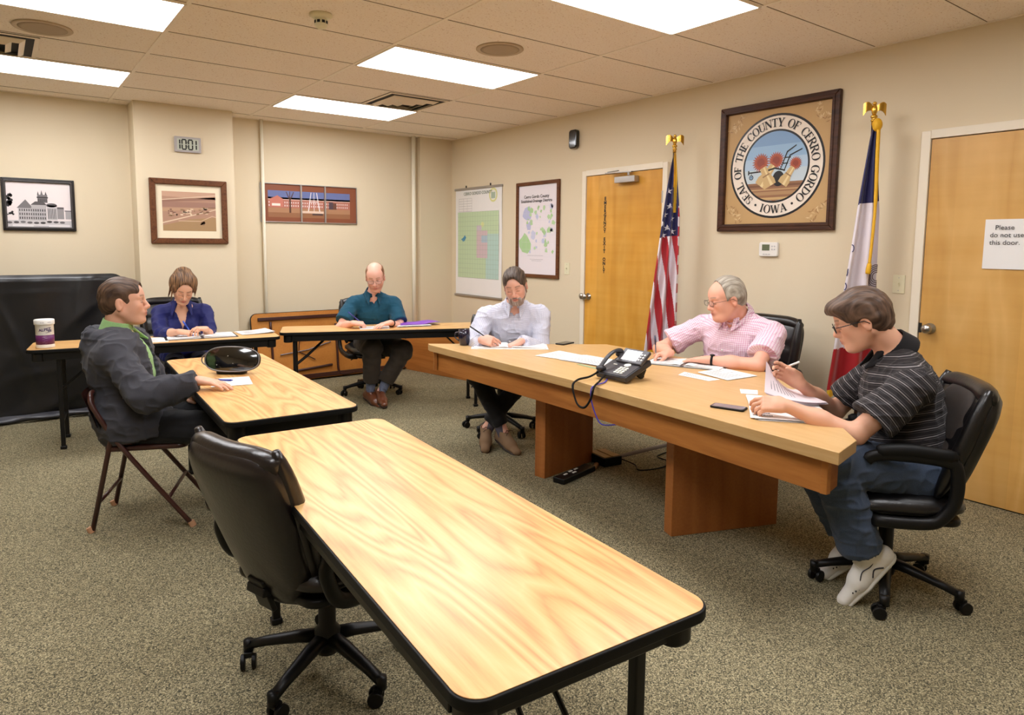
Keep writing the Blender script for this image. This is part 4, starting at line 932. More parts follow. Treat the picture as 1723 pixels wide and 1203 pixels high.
def np_mesh(name, P, F, material, parent, col=None, attrs=None):
    me = bpy.data.meshes.new(name); me.vertices.add(len(P)); me.vertices.foreach_set('co', P.astype(np.float32).ravel())
    me.loops.add(F.size); me.loops.foreach_set('vertex_index', F.astype(np.int32).ravel())
    me.polygons.add(len(F)); me.polygons.foreach_set('loop_start', np.arange(0, F.size, 4, dtype=np.int32)); me.polygons.foreach_set('loop_total', np.full(len(F), 4, np.int32))
    me.update(calc_edges=True); me.validate()
    if col is not None:
        at = me.color_attributes.new('Col', 'FLOAT_COLOR', 'POINT'); at.data.foreach_set('color', np.concatenate([col, np.ones((len(col), 1))], 1).astype(np.float32).ravel())
    for k, v in (attrs or {}).items():
        at = me.attributes.new(k, 'FLOAT_VECTOR', 'POINT'); at.data.foreach_set('vector', v.astype(np.float32).ravel())
    me.materials.append(material); me.shade_smooth()
    o = bpy.data.objects.new(name, me); COL.objects.link(o); o.parent = parent
    return o
A3 = lambda *x: np.array(x, float)
nrm = lambda v: v / (np.linalg.norm(v) + 1e-12)
def ik(a, c, l1, l2, hint):
    """elbow or knee between a and c, bent towards hint; the end is pulled in when out of reach"""
    d = c - a; L = np.linalg.norm(d)
    if L > (l1 + l2) * .995: c = a + d / L * (l1 + l2) * .995; d = c - a; L = np.linalg.norm(d)
    x = (l1 * l1 - l2 * l2 + L * L) / (2 * L); h = math.sqrt(max(l1 * l1 - x * x, 0)); u = d / L
    n = hint - u * (hint @ u); n = nrm(n)
    return a + u * x + n * h, c

SKIN = {}
def skin_mat():
    m = vcol('skin', 0.48, 0.4, sub=0.12, bump=0.08, bscale=500); return m
M_skin = skin_mat()
def hair_mat(name, rgb, rgb2):
    m = bpy.data.materials.new(name); m.use_nodes = True; nt = m.node_tree; b = nt.nodes['Principled BSDF']; L = nt.links.new
    b.inputs['Roughness'].default_value = .5; b.inputs['Specular IOR Level'].default_value = .35
    at = nt.nodes.new('ShaderNodeAttribute'); at.attribute_name = 'hd'
    mp = nt.nodes.new('ShaderNodeMapping'); mp.inputs['Scale'].default_value = (14, 150, 18); L(at.outputs['Vector'], mp.inputs['Vector'])
    n = nt.nodes.new('ShaderNodeTexNoise'); n.inputs['Scale'].default_value = 1; n.inputs['Detail'].default_value = 4; L(mp.outputs[0], n.inputs['Vector'])
    r = ramp(nt, [(.34, rgb), (.66, rgb2)]); L(n.outputs['Fac'], r.inputs[0]); L(r.outputs[0], b.inputs['Base Color'])
    bp = nt.nodes.new('ShaderNodeBump'); bp.inputs['Strength'].default_value = .55; bp.inputs['Distance'].default_value = .004; L(n.outputs['Fac'], bp.inputs['Height']); L(bp.outputs[0], b.inputs['Normal'])
    return m
def cloth_mat(name, rgb, rough=.85, kind=None, rgb2=(255, 255, 255), sx=40.0, sy=40.0, wx=.12, wy=.12, bump=.12, var=.04):
    """cloth whose checks or stripes follow the garment (attribute pat: x around, y along)"""
    m = bpy.data.materials.new(name); m.use_nodes = True; nt = m.node_tree; b = nt.nodes['Principled BSDF']; L = nt.links.new
    b.inputs['Roughness'].default_value = rough; b.inputs['Specular IOR Level'].default_value = .25; b.inputs['Sheen Weight'].default_value = .08
    tc = nt.nodes.new('ShaderNodeTexCoord'); n = nt.nodes.new('ShaderNodeTexNoise'); n.inputs['Scale'].default_value = 420; L(tc.outputs['Object'], n.inputs['Vector'])
    c = lin(rgb); base = ramp(nt, [(.35, tuple(x * (1 - var) for x in rgb)), (.65, tuple(min(255, x * (1 + var)) for x in rgb))]); L(n.outputs['Fac'], base.inputs[0]); out = base.outputs[0]
    if kind:
        at = nt.nodes.new('ShaderNodeAttribute'); at.attribute_name = 'pat'; sp = nt.nodes.new('ShaderNodeSeparateXYZ'); L(at.outputs['Vector'], sp.inputs[0])
        def band(sock, s_, w_):
            k = math_node(nt, 'MULTIPLY', sock, None, 0, s_); f = math_node(nt, 'FRACT', k); f = math_node(nt, 'SUBTRACT', f, None, 0, .5); f = math_node(nt, 'ABSOLUTE', f)
            g = math_node(nt, 'SUBTRACT', None, f, w_ * .5 + .05, 0); g = math_node(nt, 'MULTIPLY', g, None, 0, 12); mm = nt.nodes.new('ShaderNodeClamp'); L(g, mm.inputs[0]); return mm.outputs[0]
        gy = band(sp.outputs[1], sy, wy); f = gy
        if kind == 'check':
            gx = band(sp.outputs[0], sx, wx); f = math_node(nt, 'ADD', gx, gy); f = math_node(nt, 'MULTIPLY', f, None, 0, .5)
        if kind == 'stripe':
            g2 = band(sp.outputs[1], sy * 2.0, wy); g2 = math_node(nt, 'MULTIPLY', g2, None, 0, .35); f = math_node(nt, 'MAXIMUM', f, g2)
        mx = nt.nodes.new('ShaderNodeMix'); mx.data_type = 'RGBA'; L(f, mx.inputs[0]); L(out, mx.inputs[6]); mx.inputs[7].default_value = (*lin(rgb2), 1); out = mx.outputs[2]
    L(out, b.inputs['Base Color'])
    n2 = nt.nodes.new('ShaderNodeTexNoise'); n2.inputs['Scale'].default_value = 700; L(tc.outputs['Object'], n2.inputs['Vector'])
    bp = nt.nodes.new('ShaderNodeBump'); bp.inputs['Strength'].default_value = bump; bp.inputs['Distance'].default_value = .002; L(n2.outputs['Fac'], bp.inputs['Height']); L(bp.outputs[0], b.inputs['Normal'])
    return m

class Person:
    """joints are given in world metres; bodies are built in world space and stored relative to the root"""
    def __init__(s, label, **k):
        s.__dict__.update(dict(sc=1.0, fat=0.0, nfat=0.0, girl=False, hd_yaw=None, hd_pitch=0, hd_roll=0, skin=(206, 152, 122), arm=(.295, .262), leg=(.44, .43), h=.0045, hs=1.0, shw=.185, kneeh=(None, None), elh=(None, None)))
        s.__dict__.update(k)
        s.root = thing('person', label, 'person', (s.hip[0], s.hip[1], 0)); s.o = A3(s.hip[0], s.hip[1], 0)
        fw = A3(math.cos(R(s.head_ing)), math.sin(R(s.head_ing)), 0); s.fw = fw; s.lf = A3(-fw[1], fw[0], 0)
        hip = A3(*s.hip); neck = A3(*s.neck); s.hipc = hip; s.neckp = neck
        up = nrm(neck - hip); s.up = up; tf = nrm(fw - up * (fw @ up)); s.tf = tf; s.TM = np.stack([tf, s.lf, up], 1)
        sl = getattr(s, 'shl', s.lf); s.sl = sl
        s.sh = [neck - up * .102 * s.sc + sl * g_ * s.shw * s.sc + tf * s.__dict__.get('shf', .01) for g_ in (1, -1)]
        s.wr = []; s.el = []
        for i, (w_, g_) in enumerate(((s.wrL, 1), (s.wrR, -1))):
            hint = A3(*s.elh[i]) if s.elh[i] else (A3(0, 0, -1) + s.lf * g_ * .6 - s.fw * .2)
            e, c = ik(s.sh[i], A3(*w_), s.arm[0] * s.sc, s.arm[1] * s.sc, hint); s.el.append(e); s.wr.append(c)
        s.hp = [hip + s.lf * g_ * .085 * s.sc for g_ in (1, -1)]; s.kn = []; s.an = []
        for i, (w_, g_) in enumerate(((s.anL, 1), (s.anR, -1))):
            hint = A3(*s.kneeh[i]) if s.kneeh[i] else (A3(0, 0, 1) + s.fw * .8 + s.lf * g_ * .15)
            e, c = ik(s.hp[i], A3(*w_), s.leg[0] * s.sc, s.leg[1] * s.sc, hint); s.kn.append(e); s.an.append(c)
        y = R(s.hd_yaw if s.hd_yaw is not None else s.head_ing); p = R(s.hd_pitch); r = R(s.hd_roll)
        Mh = Matrix.Rotation(y, 3, 'Z') @ Matrix.Rotation(p, 3, 'Y') @ Matrix.Rotation(r, 3, 'X'); s.HM = np.array(Mh); s.hc = A3(*s.head)
    def H(s, x, y, z): return s.hc + s.HM @ (A3(x, y, z) * s.hs)
    def tohead(s, P): return (P - s.hc) @ s.HM / s.hs
    def bounds(s, pts, m):
        P = np.array(pts); return P.min(0) - m, P.max(0) + m
    # ---- head
    def head_prims(s, f, hair_grow=None):
        H = s.H; M = s.HM; q = s.hs; E = lambda c, r, k=.02, sub=False: f.ell(H(*c), A3(*r) * q, M, k * q, sub)
        C_ = lambda a, b, r0, r1, k=.012, sub=False: f.cap(H(*a), H(*b), r0 * q, r1 * q, k * q, sub)
        E((-.012, 0, .032), (.098, .077, .088)); jw = .054 if s.girl else .060
        E((.024, 0, -.040), (.062, jw, .062), .03); E((.05, 0, .03), (.045, .058, .05), .03)
        C_((.072, .018, -.097), (.072, -.018, -.097), .018, .018, .022); C_((.079, .005, -.100), (.079, -.005, -.100), .018, .018, .012)
        for y in (1, -1):
            C_((-.012, y * .055, -.050), (.054, y * .028, -.094), .014, .016, .035)
            E((.062, y * .038, -.026), (.026, .022, .024), .03); E((.046, y * .032, -.056), (.026, .022, .028), .025)
            if not s.girl: C_((.086, y * .014, .020), (.074, y * .046, .020), .009, .008, .014)
            E((.102, y * .031, -.002), (.020, .017, .012), .012, True)
            E((.079, y * .031, -.003), (.0145, .0155, .0125), .006)
            C_((.088, y * .016, -.0085), (.082, y * .044, -.0085), .0035, .003, .005)
            E((-.006, y * .078, -.012), (.019, .007, .031), .008); E((.002, y * .084, -.008), (.009, .005, .016), .004, True)
            E((-.008, y * .080, -.034), (.010, .006, .010), .006)
        C_((.090, 0, .010), (.112, 0, -.030), .0075, .0105, .014); E((.108, 0, -.035), (.013, .012, .010), .008)
        for y in (1, -1): E((.100, y * .012, -.038), (.010, .007, .008), .007)
        E((.084, 0, -.062), (.018, .028, .018), .02)
        C_((.097, .016, -.0625), (.101, 0, -.060), .0042, .005, .005); C_((.097, -.016, -.0625), (.101, 0, -.060), .0042, .005, .005)
        C_((.095, .013, -.0705), (.098, 0, -.072), .0048, .006, .005); C_((.095, -.013, -.0705), (.098, 0, -.072), .0048, .006, .005)
        C_((.103, .016, -.0665), (.104, -.016, -.0665), .0014, .0014, .003, True)
    def body(s):
        pts = s.sh + s.el + s.wr + s.hp + s.kn + s.an + [s.hc]; lo, hi = s.bounds(pts, .17); lo[2] = max(lo[2], 0.0); f = Field(lo, hi, s.h); q = s.sc
        s.head_prims(f)
        nk = s.neckp; f.cap(nk + s.up * -.02 - s.tf * .005, s.H(-.030, 0, -.05), .057 * q * (.85 if s.girl else 1 + s.nfat * .4), .053 * q * (.82 if s.girl else 1 + s.nfat * .4), .02)
        f.cap(nk - s.up * .03 + s.tf * .02, s.sh[0] - s.sl * .04, .045, .035, .05); f.cap(nk - s.up * .03 + s.tf * .02, s.sh[1] + s.sl * .04, .045, .035, .05)
        if s.nfat: f.ell(s.H(.035, 0, -.095), A3(.04 + .02 * s.nfat, .05, .02 + .02 * s.nfat) * s.hs, s.HM, .03)
        s.torso(f, 0)
        for i in (0, 1):
            f.cap(s.sh[i], s.el[i], .047 * q, .040 * q, .03); f.cap(s.el[i], s.el[i] * .45 + s.wr[i] * .55, .041 * q, .036 * q, .02); f.cap(s.el[i] * .5 + s.wr[i] * .5, s.wr[i], .036 * q, .0245 * q, .03)
            s.hand(f, i)
            f.cap(s.hp[i], s.kn[i], .08 * q, .055 * q, .03); f.cap(s.kn[i], s.an[i], .052 * q, .029 * q, .03)
            fd = s.footd(i); fu = np.cross(fd, nrm(np.cross(A3(0, 0, 1), fd))); f.cap(s.an[i], s.an[i] + fd * .06 - fu * .050, .024, .015, .015)
        P, F = f.mesh(); hp = s.tohead(P); col = np.tile(np.array(lin(s.skin)), (len(P), 1))
        red = np.array([1.06, .68, .62]); g = lambda c, r, sy=True: np.exp(-(((hp[:, 0] - c[0]) / r[0]) ** 2 + (((np.abs(hp[:, 1]) if sy else hp[:, 1]) - c[1]) / r[1]) ** 2 + ((hp[:, 2] - c[2]) / r[2]) ** 2))
        def mixc(wt, c):
            nonlocal col
            col = col * (1 - wt[:, None]) + np.array(c)[None] * wt[:, None]
        base = np.array(lin(s.skin)); mixc(.28 * g((.07, .042, -.03), (.035, .02, .022)), base * red); mixc(.35 * g((.112, 0, -.034), (.02, .014, .014)), base * red); mixc(.25 * g((0, .08, -.012), (.03, .02, .035)), base * red)
        lipc = lin(s.__dict__.get('lip', (172, 92, 84))); mixc(np.clip(1.4 * g((.103, 0, -.0665), (.016, .019, .0085)), 0, .85), lipc)
        mixc(.35 * g((.09, .031, .002), (.02, .018, .012)), base * np.array([.75, .6, .55]))
        if s.__dict__.get('stubble'):
            w_ = np.clip(g((.06, .03, -.075), (.06, .05, .035)) * 1.2, 0, 1) * s.stubble[1] * (1 - np.clip(1.6 * g((.103, 0, -.0665), (.016, .02, .008)), 0, 1)); mixc(w_, lin(s.stubble[0]))
        br = lin(s.__dict__.get('brow', (90, 62, 44)))
        arch = .024 + .004 * np.cos(np.abs(hp[:, 1]) * 60 - 1.9); w_ = np.exp(-((hp[:, 2] - arch) / .0036) ** 2) * (np.abs(hp[:, 1]) > .012) * (np.abs(hp[:, 1]) < .048) * (hp[:, 0] > .05); mixc(w_ * .8, br)
        lash = np.exp(-((hp[:, 2] + .0085) / .0022) ** 2) * (np.abs(hp[:, 1]) > .017) * (np.abs(hp[:, 1]) < .045) * (hp[:, 0] > .06); mixc(lash * .75, tuple(np.array(lin((60, 38, 30)))))
        if s.__dict__.get('eyes'):
            w_ = np.exp(-((hp[:, 2] + .003) / .0045) ** 4) * np.exp(-((np.abs(hp[:, 1]) - .030) / .009) ** 4) * (hp[:, 0] > .074); mixc(w_ * .6, lin((190, 170, 160))); w2 = np.exp(-((hp[:, 2] + .003) / .0045) ** 4) * np.exp(-((np.abs(hp[:, 1]) - .029) / .0055) ** 4) * (hp[:, 0] > .07); mixc(w2, lin((58, 60, 62)))
            lid = np.exp(-((hp[:, 2] - .0035) / .0018) ** 2) * (np.abs(hp[:, 1]) > .017) * (np.abs(hp[:, 1]) < .046) * (hp[:, 0] > .06); mixc(lid * .8, lin((70, 44, 34)))
        for i in (0, 1):
            for kp in s.knuckles[i]:
                mixc(.3 * np.exp(-((P - kp) ** 2).sum(1) / .012 ** 2), base * red)
        return np_mesh('body', P - s.o, F, M_skin, s.root, col)
    def footd(s, i):
        d = s.__dict__.get('foot', (None, None))[i]; return nrm(A3(*d)) if d else nrm(s.fw)
    def hand(s, f, i):
        """hands[i]: dict(d finger direction, n palm normal, pose)"""
        hd = s.hands[i]; d = nrm(A3(*hd['d'])); n = A3(*hd['n']); n = nrm(n - d * (n @ d)); w_ = s.wr[i]; q = s.sc * hd.get('s', 1.0) * (.9 if s.girl else 1)
        th = nrm(np.cross(n, d)) * (1 if i == 0 else -1)      # thumb side
        if not hasattr(s, 'knuckles'): s.knuckles = [[], []]
        f.cap(w_, w_ + d * .03 * q, .026 * q, .030 * q, .015, flat=(n, 1.35))
        for t in (-.027, -.009, .009, .027): f.cap(w_ + d * .02 * q + th * t * .7 * q, w_ + d * .082 * q + th * t * q, .016 * q, .0125 * q, .010)
        f.cap(w_ + d * .02 * q + th * .022 * q + n * .006, w_ + d * .055 * q + th * .032 * q + n * .010, .017 * q, .014 * q, .012)
        pose = hd.get('pose', 'rest'); curl = dict(flat=(8, 14, 10), rest=(22, 30, 22), write=(58, 62, 34), hold=(40, 42, 28), fist=(74, 80, 50))[pose]
        LN = ((.040, .026, .020), (.045, .029, .021), (.041, .027, .020), (.033, .021, .018))
        for k, t in enumerate((.028, .0095, -.0095, -.027)):
            p = w_ + d * (.084 - .004 * abs(k - 1)) * q + th * t * q; a = 0; s.knuckles[i].append(p)
            c_ = [c * (1.0 if pose in ('flat', 'rest') else (.72, .95, 1.08, 1.18)[k]) for c in curl]
            sp = (k - 1.5) * (-.055 if pose in ('flat', 'rest', 'hold') else -.02)
            for m in range(3):
                a += R(c_[m]); v = nrm(d * math.cos(a) + n * math.sin(a) + th * -sp * -1 * (1 if m < 2 else .5)); e = p + v * LN[k][m] * q; r0 = (.0092, .0084, .0076)[m] * q
                f.cap(p, e, r0, r0 * .9, .004); p = e
        tp = w_ + d * .028 * q + th * .034 * q + n * .006 * q
        o = {'flat': (.62, .70, .16), 'rest': (.7, .55, .35), 'write': (.74, .10, .62), 'hold': (.75, .25, .62), 'fist': (.6, -.15, .75)}[pose]
        v = nrm(d * o[0] + th * o[1] + n * o[2]); e = tp + v * .036 * q; f.cap(tp, e, .0135 * q, .0108 * q, .010); v2 = nrm(v + d * .45 - th * (.15 if pose == 'flat' else .45)); f.cap(e, e + v2 * .028 * q, .0102 * q, .0085 * q, .004)
        s.__dict__.setdefault('grip', [None, None])[i] = w_ + d * .10 * q + n * .045 * q + th * .02 * q
    def torso(s, f, g, belly=0.0):
        """g = growth outwards in metres for garments"""
        q = s.sc; M = s.TM; L = np.linalg.norm(s.neckp - s.hipc); at = lambda t, fx=0, y=0: s.hipc + s.up * L * t + s.tf * fx + s.lf * y
        w_ = .86 if s.girl else 1.0; ft = s.fat; gr = lambda r: A3(r[0] + g, r[1] + g, r[2] + g)
        f.ell(at(-.02), gr(A3(.115, .165 * (1.02 if s.girl else 1), .13) * q), M, .04)
        f.ell(at(.30, .01 + ft * .05), gr(A3(.108 + ft * .07, .140 * w_ + ft * .05, .15) * q), M, .05)
        f.ell(at(.62, .015), gr(A3(.118 + ft * .02, .160 * w_ + ft * .03, .17) * q), M, .05)
        if s.girl: 
            for y in (1, -1): f.ell(at(.62, .085, y * .07), gr(A3(.06, .065, .06)), M, .03)
        f.cap(s.sh[0] - s.sl * .025, s.sh[1] + s.sl * .025, .050 * q + g, .050 * q + g, .05)
        for g_, sp in ((1, s.sh[0]), (-1, s.sh[1])): f.cap(s.neckp - s.up * .035 + s.sl * g_ * .03, sp - s.sl * g_ * .03, .040 * q + g, .040 * q + g, .04)
    # ---- clothes
    def pat(s, P, segs):
        """coordinates that follow the cloth: x around, y along, z which piece"""
        best = np.full(len(P), 9e9); out = np.zeros((len(P), 3))
        for n_, (a, b, rad) in enumerate(segs):
            d = b - a; L = np.linalg.norm(d); u = d / L; t = np.clip((P - a) @ u, 0, L); c = P - a - t[:, None] * u; r = np.linalg.norm(c, axis=1) / rad
            e1 = nrm(s.tf - u * (s.tf @ u)) if abs(s.tf @ u) < .95 else nrm(s.lf - u * (s.lf @ u)); e2 = np.cross(u, e1); ang = np.arctan2(c @ e2, c @ e1)
            m = r < best; best[m] = r[m]; out[m, 0] = (ang * rad)[m]; out[m, 1] = ((P - a) @ u)[m]; out[m, 2] = n_
        return out
    def folds(s, P, F, amp=.006, centres=(), sc=9.0, seed=0):
        N = vnormals(P, F); Q = P * sc + seed * 7.3 + 50; w1 = vnoise(Q * A3(1, 1, .7)) - .5; w2 = 1 - 2 * np.abs(vnoise(Q * 1.9 + 11) - .5) * 2
        w3 = 1 - np.abs(vnoise(P * A3(17, 17, 10) + 5 + seed) - .5) * 2; w4 = 1 - np.abs(vnoise(P * A3(12, 12, 26) + 25 + seed) - .5) * 2
        d = amp * (w1 * 1.2 + .2 * w2 + .38 * (w3 ** 4 - .3) + .38 * (w4 ** 4 - .3))
        for (c, u, r, a, n_) in centres:     # radiating creases round a bend: centre, direction, radius, height, number
            v = P - c; rr = np.linalg.norm(v, axis=1); ph = (v @ u) * n_ + 2.2 * vnoise(P * 14 + 30)
            d = d + a * np.exp(-(rr / r) ** 2) * np.sin(ph)
        return P + N * d[:, None]
    def shirt(s, name, material, grow=.016, sleeve='short', neck='crew', hem=-.10, loose=.020, seed=1, h=.006, child=None, amp=.006, open_front=None, neckw=1.0, lap=True):
        pts = s.sh + s.el + s.wr + s.hp; lo, hi = s.bounds(pts, .26); f = Field(lo, hi, h); q = s.sc
        s.torso(f, grow)
        if lap:
            f.ell(s.hipc + s.up * .02, A3(.135 + grow, .185 + grow + s.fat * .02, .14) * q, s.TM, .04)
            for i in (0, 1): f.cap(s.hp[i], s.hp[i] * .78 + s.kn[i] * .22, .100 * q + grow + .012, .092 * q + grow + .012, .05)
        for i in (0, 1):
            if sleeve == 'short':
                m = s.sh[i] * .28 + s.el[i] * .72; f.cap(s.sh[i], m, .045 * q + loose * .75, .050 * q + loose + .008, .03)
                f.cut(m, s.el[i] - s.sh[i], .004, (m + nrm(s.el[i] - s.sh[i]) * .06, .10))
            elif sleeve == 'elbow':
                m = s.el[i] * .45 + s.wr[i] * .55; f.cap(s.sh[i], s.el[i], .050 * q + loose, .044 * q + loose, .03); f.cap(s.el[i], m, .044 * q + loose, .036 * q + loose, .02); f.cut(m, s.wr[i] - s.el[i], .004, (m + nrm(s.wr[i] - s.el[i]) * .05, .075))
            else:
                f.cap(s.sh[i], s.el[i], .044 * q + loose * .8, .047 * q + loose, .03); e = s.wr[i] - nrm(s.wr[i] - s.el[i]) * .012; f.cap(s.el[i], e, .047 * q + loose, .034 * q + loose * .75, .02); f.cut(e, s.wr[i] - s.el[i], .004, (e + nrm(s.wr[i] - s.el[i]) * .04, .06))
        if s.__dict__.get('extra') and name in s.extra: s.extra[name](f)
        # hem
        hp = s.hipc + s.up * hem; f.cut(hp, -s.up, .01)
        # neckline
        nk = s.neckp; Hn = s.H(-.018, 0, -.05); r = .068 * q * (.86 if s.girl else 1 + s.nfat * .4) * neckw
        f.cap(nk - s.up * (.0 if neck != 'v' else .0), Hn + s.up * .1, r, r * 1.15, .008, sub=True)
        if neck in ('v', 'polo'):
            dep = .17 if neck == 'v' else .05; a = nk + s.tf * .10 - s.up * .0; b_ = nk + s.tf * .15 - s.up * dep
            for j in range(9):
                t = j / 8; c = a * (1 - t) + b_ * t; wd = (.055 if neck == 'v' else .035) * (1 - t) + .004; f.ell(c, A3(.09, wd, .02 + .01 * (1 - t)), s.TM, .003, True)
        if open_front:   # jacket open in front: wedge
            w0, w1 = open_front
            for j in range(15):
                t = j / 14; c = nk + s.tf * .13 - s.up * (.0 + .46 * t) + s.lf * s.__dict__.get('zipoff', 0); f.ell(c, A3(.16, w0 * (1 - t) + w1 * t, .03), s.TM, .004, True)
        P, F = f.mesh(); ce = []
        for i in (0, 1):
            u = nrm(s.wr[i] - s.el[i]); ce.append((s.el[i], nrm(u + nrm(s.el[i] - s.sh[i])), .10, .006 if sleeve != 'short' else 0, 70)); ce.append((s.sh[i] - s.up * .06 + s.tf * .05, nrm(s.up + s.sl * (-1, 1)[i]), .10, .004, 60))
        ce.append((s.hipc + s.up * .12 + s.tf * .1, s.up, .16, .007, 55))
        P = s.folds(P, F, amp, ce, 9, seed)
        segs = [(s.hipc, s.neckp, .15)] + [(s.sh[i] + nrm(s.el[i] - s.sh[i]) * .03, s.el[i], .055) for i in (0, 1)] + ([(s.el[i], s.wr[i], .045) for i in (0, 1)] if sleeve != 'short' else [])
        pc = s.pat(P, segs); m0 = pc[:, 2] == 0; v = P - s.hipc; pc[m0, 0] = (v @ s.lf)[m0]; pc[m0, 1] = (v @ s.up)[m0]
        return np_mesh(name, P - s.o, F, material, s.root, None, {'pat': pc})
    def collar(s, material, name='collar', h=.0035, drop=.055, spread=.03, hgt=.035):
        q = s.sc; nk = s.neckp; lo, hi = s.bounds([nk], .17); f = Field(lo, hi, h); r = .063 * q * (.86 if s.girl else 1 + s.nfat * .4); ax = nrm(s.H(-.018, 0, -.05) - nk)
        f.cap(nk - ax * .015, nk + ax * hgt, r + .020, r + .007, 0); f.cap(nk - ax * .1, nk + ax * (hgt + .08), r + .002, r + .0005, .0, sub=True)
        f.cut(nk + ax * (hgt + .004), ax, .0); f.cut(nk - ax * .03, -ax, 0)
        for j in range(6):
            t = j / 5; f.ell(nk + s.tf * .10 + ax * (hgt + .01 - t * .06), A3(.06, .030 * (1 - t) + .004, .014), s.TM, .002, True)
        for g_ in (1, -1):   # points of the collar lying on the chest
            a = nk + s.tf * (r * .85) + s.lf * g_ * .042 + ax * (.014); b_ = nk + s.tf * (r + .068) + s.lf * g_ * spread - s.up * drop
            f.cap(a, b_, .018, .006, .004, flat=(s.tf + s.lf * g_ * .4, 2.0)); f.cap(nk + s.lf * g_ * (r + .014) + s.tf * .02, b_, .018, .006, .006, flat=(s.tf + s.lf * g_ * .6, 1.9))
        P, F = f.mesh(); pc = np.stack([(P - nk) @ s.lf, (P - nk) @ s.up, np.zeros(len(P))], 1)
        return np_mesh(name, P - s.o, F, material, s.root, None, {'pat': pc})
    def trousers(s, material, name='trousers', grow=.016, loose=.022, hem=.03, h=.0065, cuffr=.058, seed=3, amp=.007):
        pts = s.hp + s.kn + s.an; lo, hi = s.bounds(pts, .24); lo[2] = max(lo[2], .0); f = Field(lo, hi, h); q = s.sc; M = s.TM
        f.ell(s.hipc + s.up * .0, A3(.125 + grow, .168 + grow + s.fat * .03, .13) * q, M, .04)
        for i in (0, 1):
            f.cap(s.hp[i], s.kn[i], .088 * q + loose, .062 * q + loose, .05); d = nrm(s.an[i] - s.kn[i]); e = s.an[i] - d * hem; f.cap(s.kn[i], e, .060 * q + loose, cuffr, .03); f.cut(e, d, .004, (e + d * .07, .09))
        f.cut(s.hipc + s.up * .13, s.up, .01, (s.hipc + s.up * .2 - s.tf * .08, .24))
        P, F = f.mesh(); ce = [(s.kn[i], nrm(s.an[i] - s.kn[i]), .13, .008, 60) for i in (0, 1)] + [(s.hipc + s.tf * .12, s.up, .14, .008, 60)] + [(s.an[i] - nrm(s.an[i] - s.kn[i]) * .08, nrm(s.an[i] - s.kn[i]), .08, .006, 70) for i in (0, 1)]
        P = s.folds(P, F, amp, ce, 8, seed)
        return np_mesh(name, P - s.o, F, material, s.root, None, {'pat': s.pat(P, [(s.hp[i], s.kn[i], .09) for i in (0, 1)] + [(s.kn[i], s.an[i], .07) for i in (0, 1)])})
    def shoes(s, material, sole, name='shoe', pitch=(0, 0), h=.004, sock=None, length=.265, lace=None, high=False, trim=None):
        for i in (0, 1):
            d = s.footd(i); a = s.an[i]; sd = nrm(np.cross(A3(0, 0, 1), d)); upf = np.cross(d, sd)
            heel = a - d * .045 - upf * .065; toe = a + d * (length - .085) - upf * .070; ball = a + d * .10 - upf * .062
            lo, hi = s.bounds([a, heel, toe], .085); f = Field(lo, hi, h)
            f.cap(heel, ball, .036, .042, .02, flat=(upf, 1.0)); f.cap(ball, toe, .040, .032, .02, flat=(upf, 1.25)); f.cap(heel + upf * .012, a - d * .01 - upf * (.0 if not high else -.05), .036, .038, .03); f.cap(a - upf * .015, ball + upf * .006, .038, .032, .03)
            f.cut(heel - upf * .022, -upf, .006); f.cut(a + upf * (.008 if not high else .06), upf, .004)
            f.cap(a - upf * .02 - d * .004, a + upf * .1 - d * .004, .033, .038, .004, sub=True)
            P, F = f.mesh(); col = np.tile(np.array(lin((235, 232, 226))), (len(P), 1))
            sh = np_mesh(name, P - s.o, F, material, s.root, col if trim else None)
            f = Field(lo, hi, h); b0 = heel - upf * .026; f.cap(b0, b0 + d * .14, .037, .044, .0, flat=(upf, 2.6)); f.cap(b0 + d * .14, b0 + d * (length - .045), .044, .033, .01, flat=(upf, 2.4))
            P, F = f.mesh(); np_mesh('sole', P - s.o, F, sole, sh)
            if lace:
                b = MB()
                for k in range(4):
                    c = a * (1 - (.25 + .17 * k)) + ball * (.25 + .17 * k) + upf * (.034 - .003 * k) - upf * .0; c = c - s.o
                    b.tube([c + sd * .020 - upf * .006, c + upf * .004, c - sd * .020 - upf * .006 + d * .014], .0024, 6)
                b.tube([a + d * .03 + upf * .022 - s.o, a + d * .05 + sd * .03 + upf * .03 - s.o, a + d * .055 + sd * .045 - upf * .0 - s.o], .002, 6); b.build('lace', lace, sh)
            if trim:
                b = MB()
                for g_ in (1, -1):
                    K = lambda u, v: a + d * u + sd * g_ * (.0415 - .10 * max(0, u - .08) ** 1.5 - .05 * max(0, v + .03)) + upf * v - s.o
                    b.tube(spline([K(-.045, .0), K(-.02, -.02), K(.02, -.03), K(.06, -.022), K(.10, -.045)], 5), .0022, 6)
                    b.tube(spline([K(-.01, -.072), K(.02, -.05), K(.05, -.068)], 5), .003, 6)
                    for k in range(4): b.ell(K(.11 + k * .014, -.066 + .004 * k), (.003, .003, .004))
                b.build('shoe_trim', trim, sh)
            if sock:
                lo, hi = s.bounds([a], .12); f = Field(lo, hi, .004); u = nrm(s.kn[i] - a); f.cap(a - upf * .035, a + u * .17, .0385, .050, 0); f.cap(a - upf * .035, a + d * .06 - upf * .045, .036, .030, .02); f.cut(a + u * .15, u); P, F = f.mesh(); np_mesh('sock', P - s.o, F, sock, s.root)
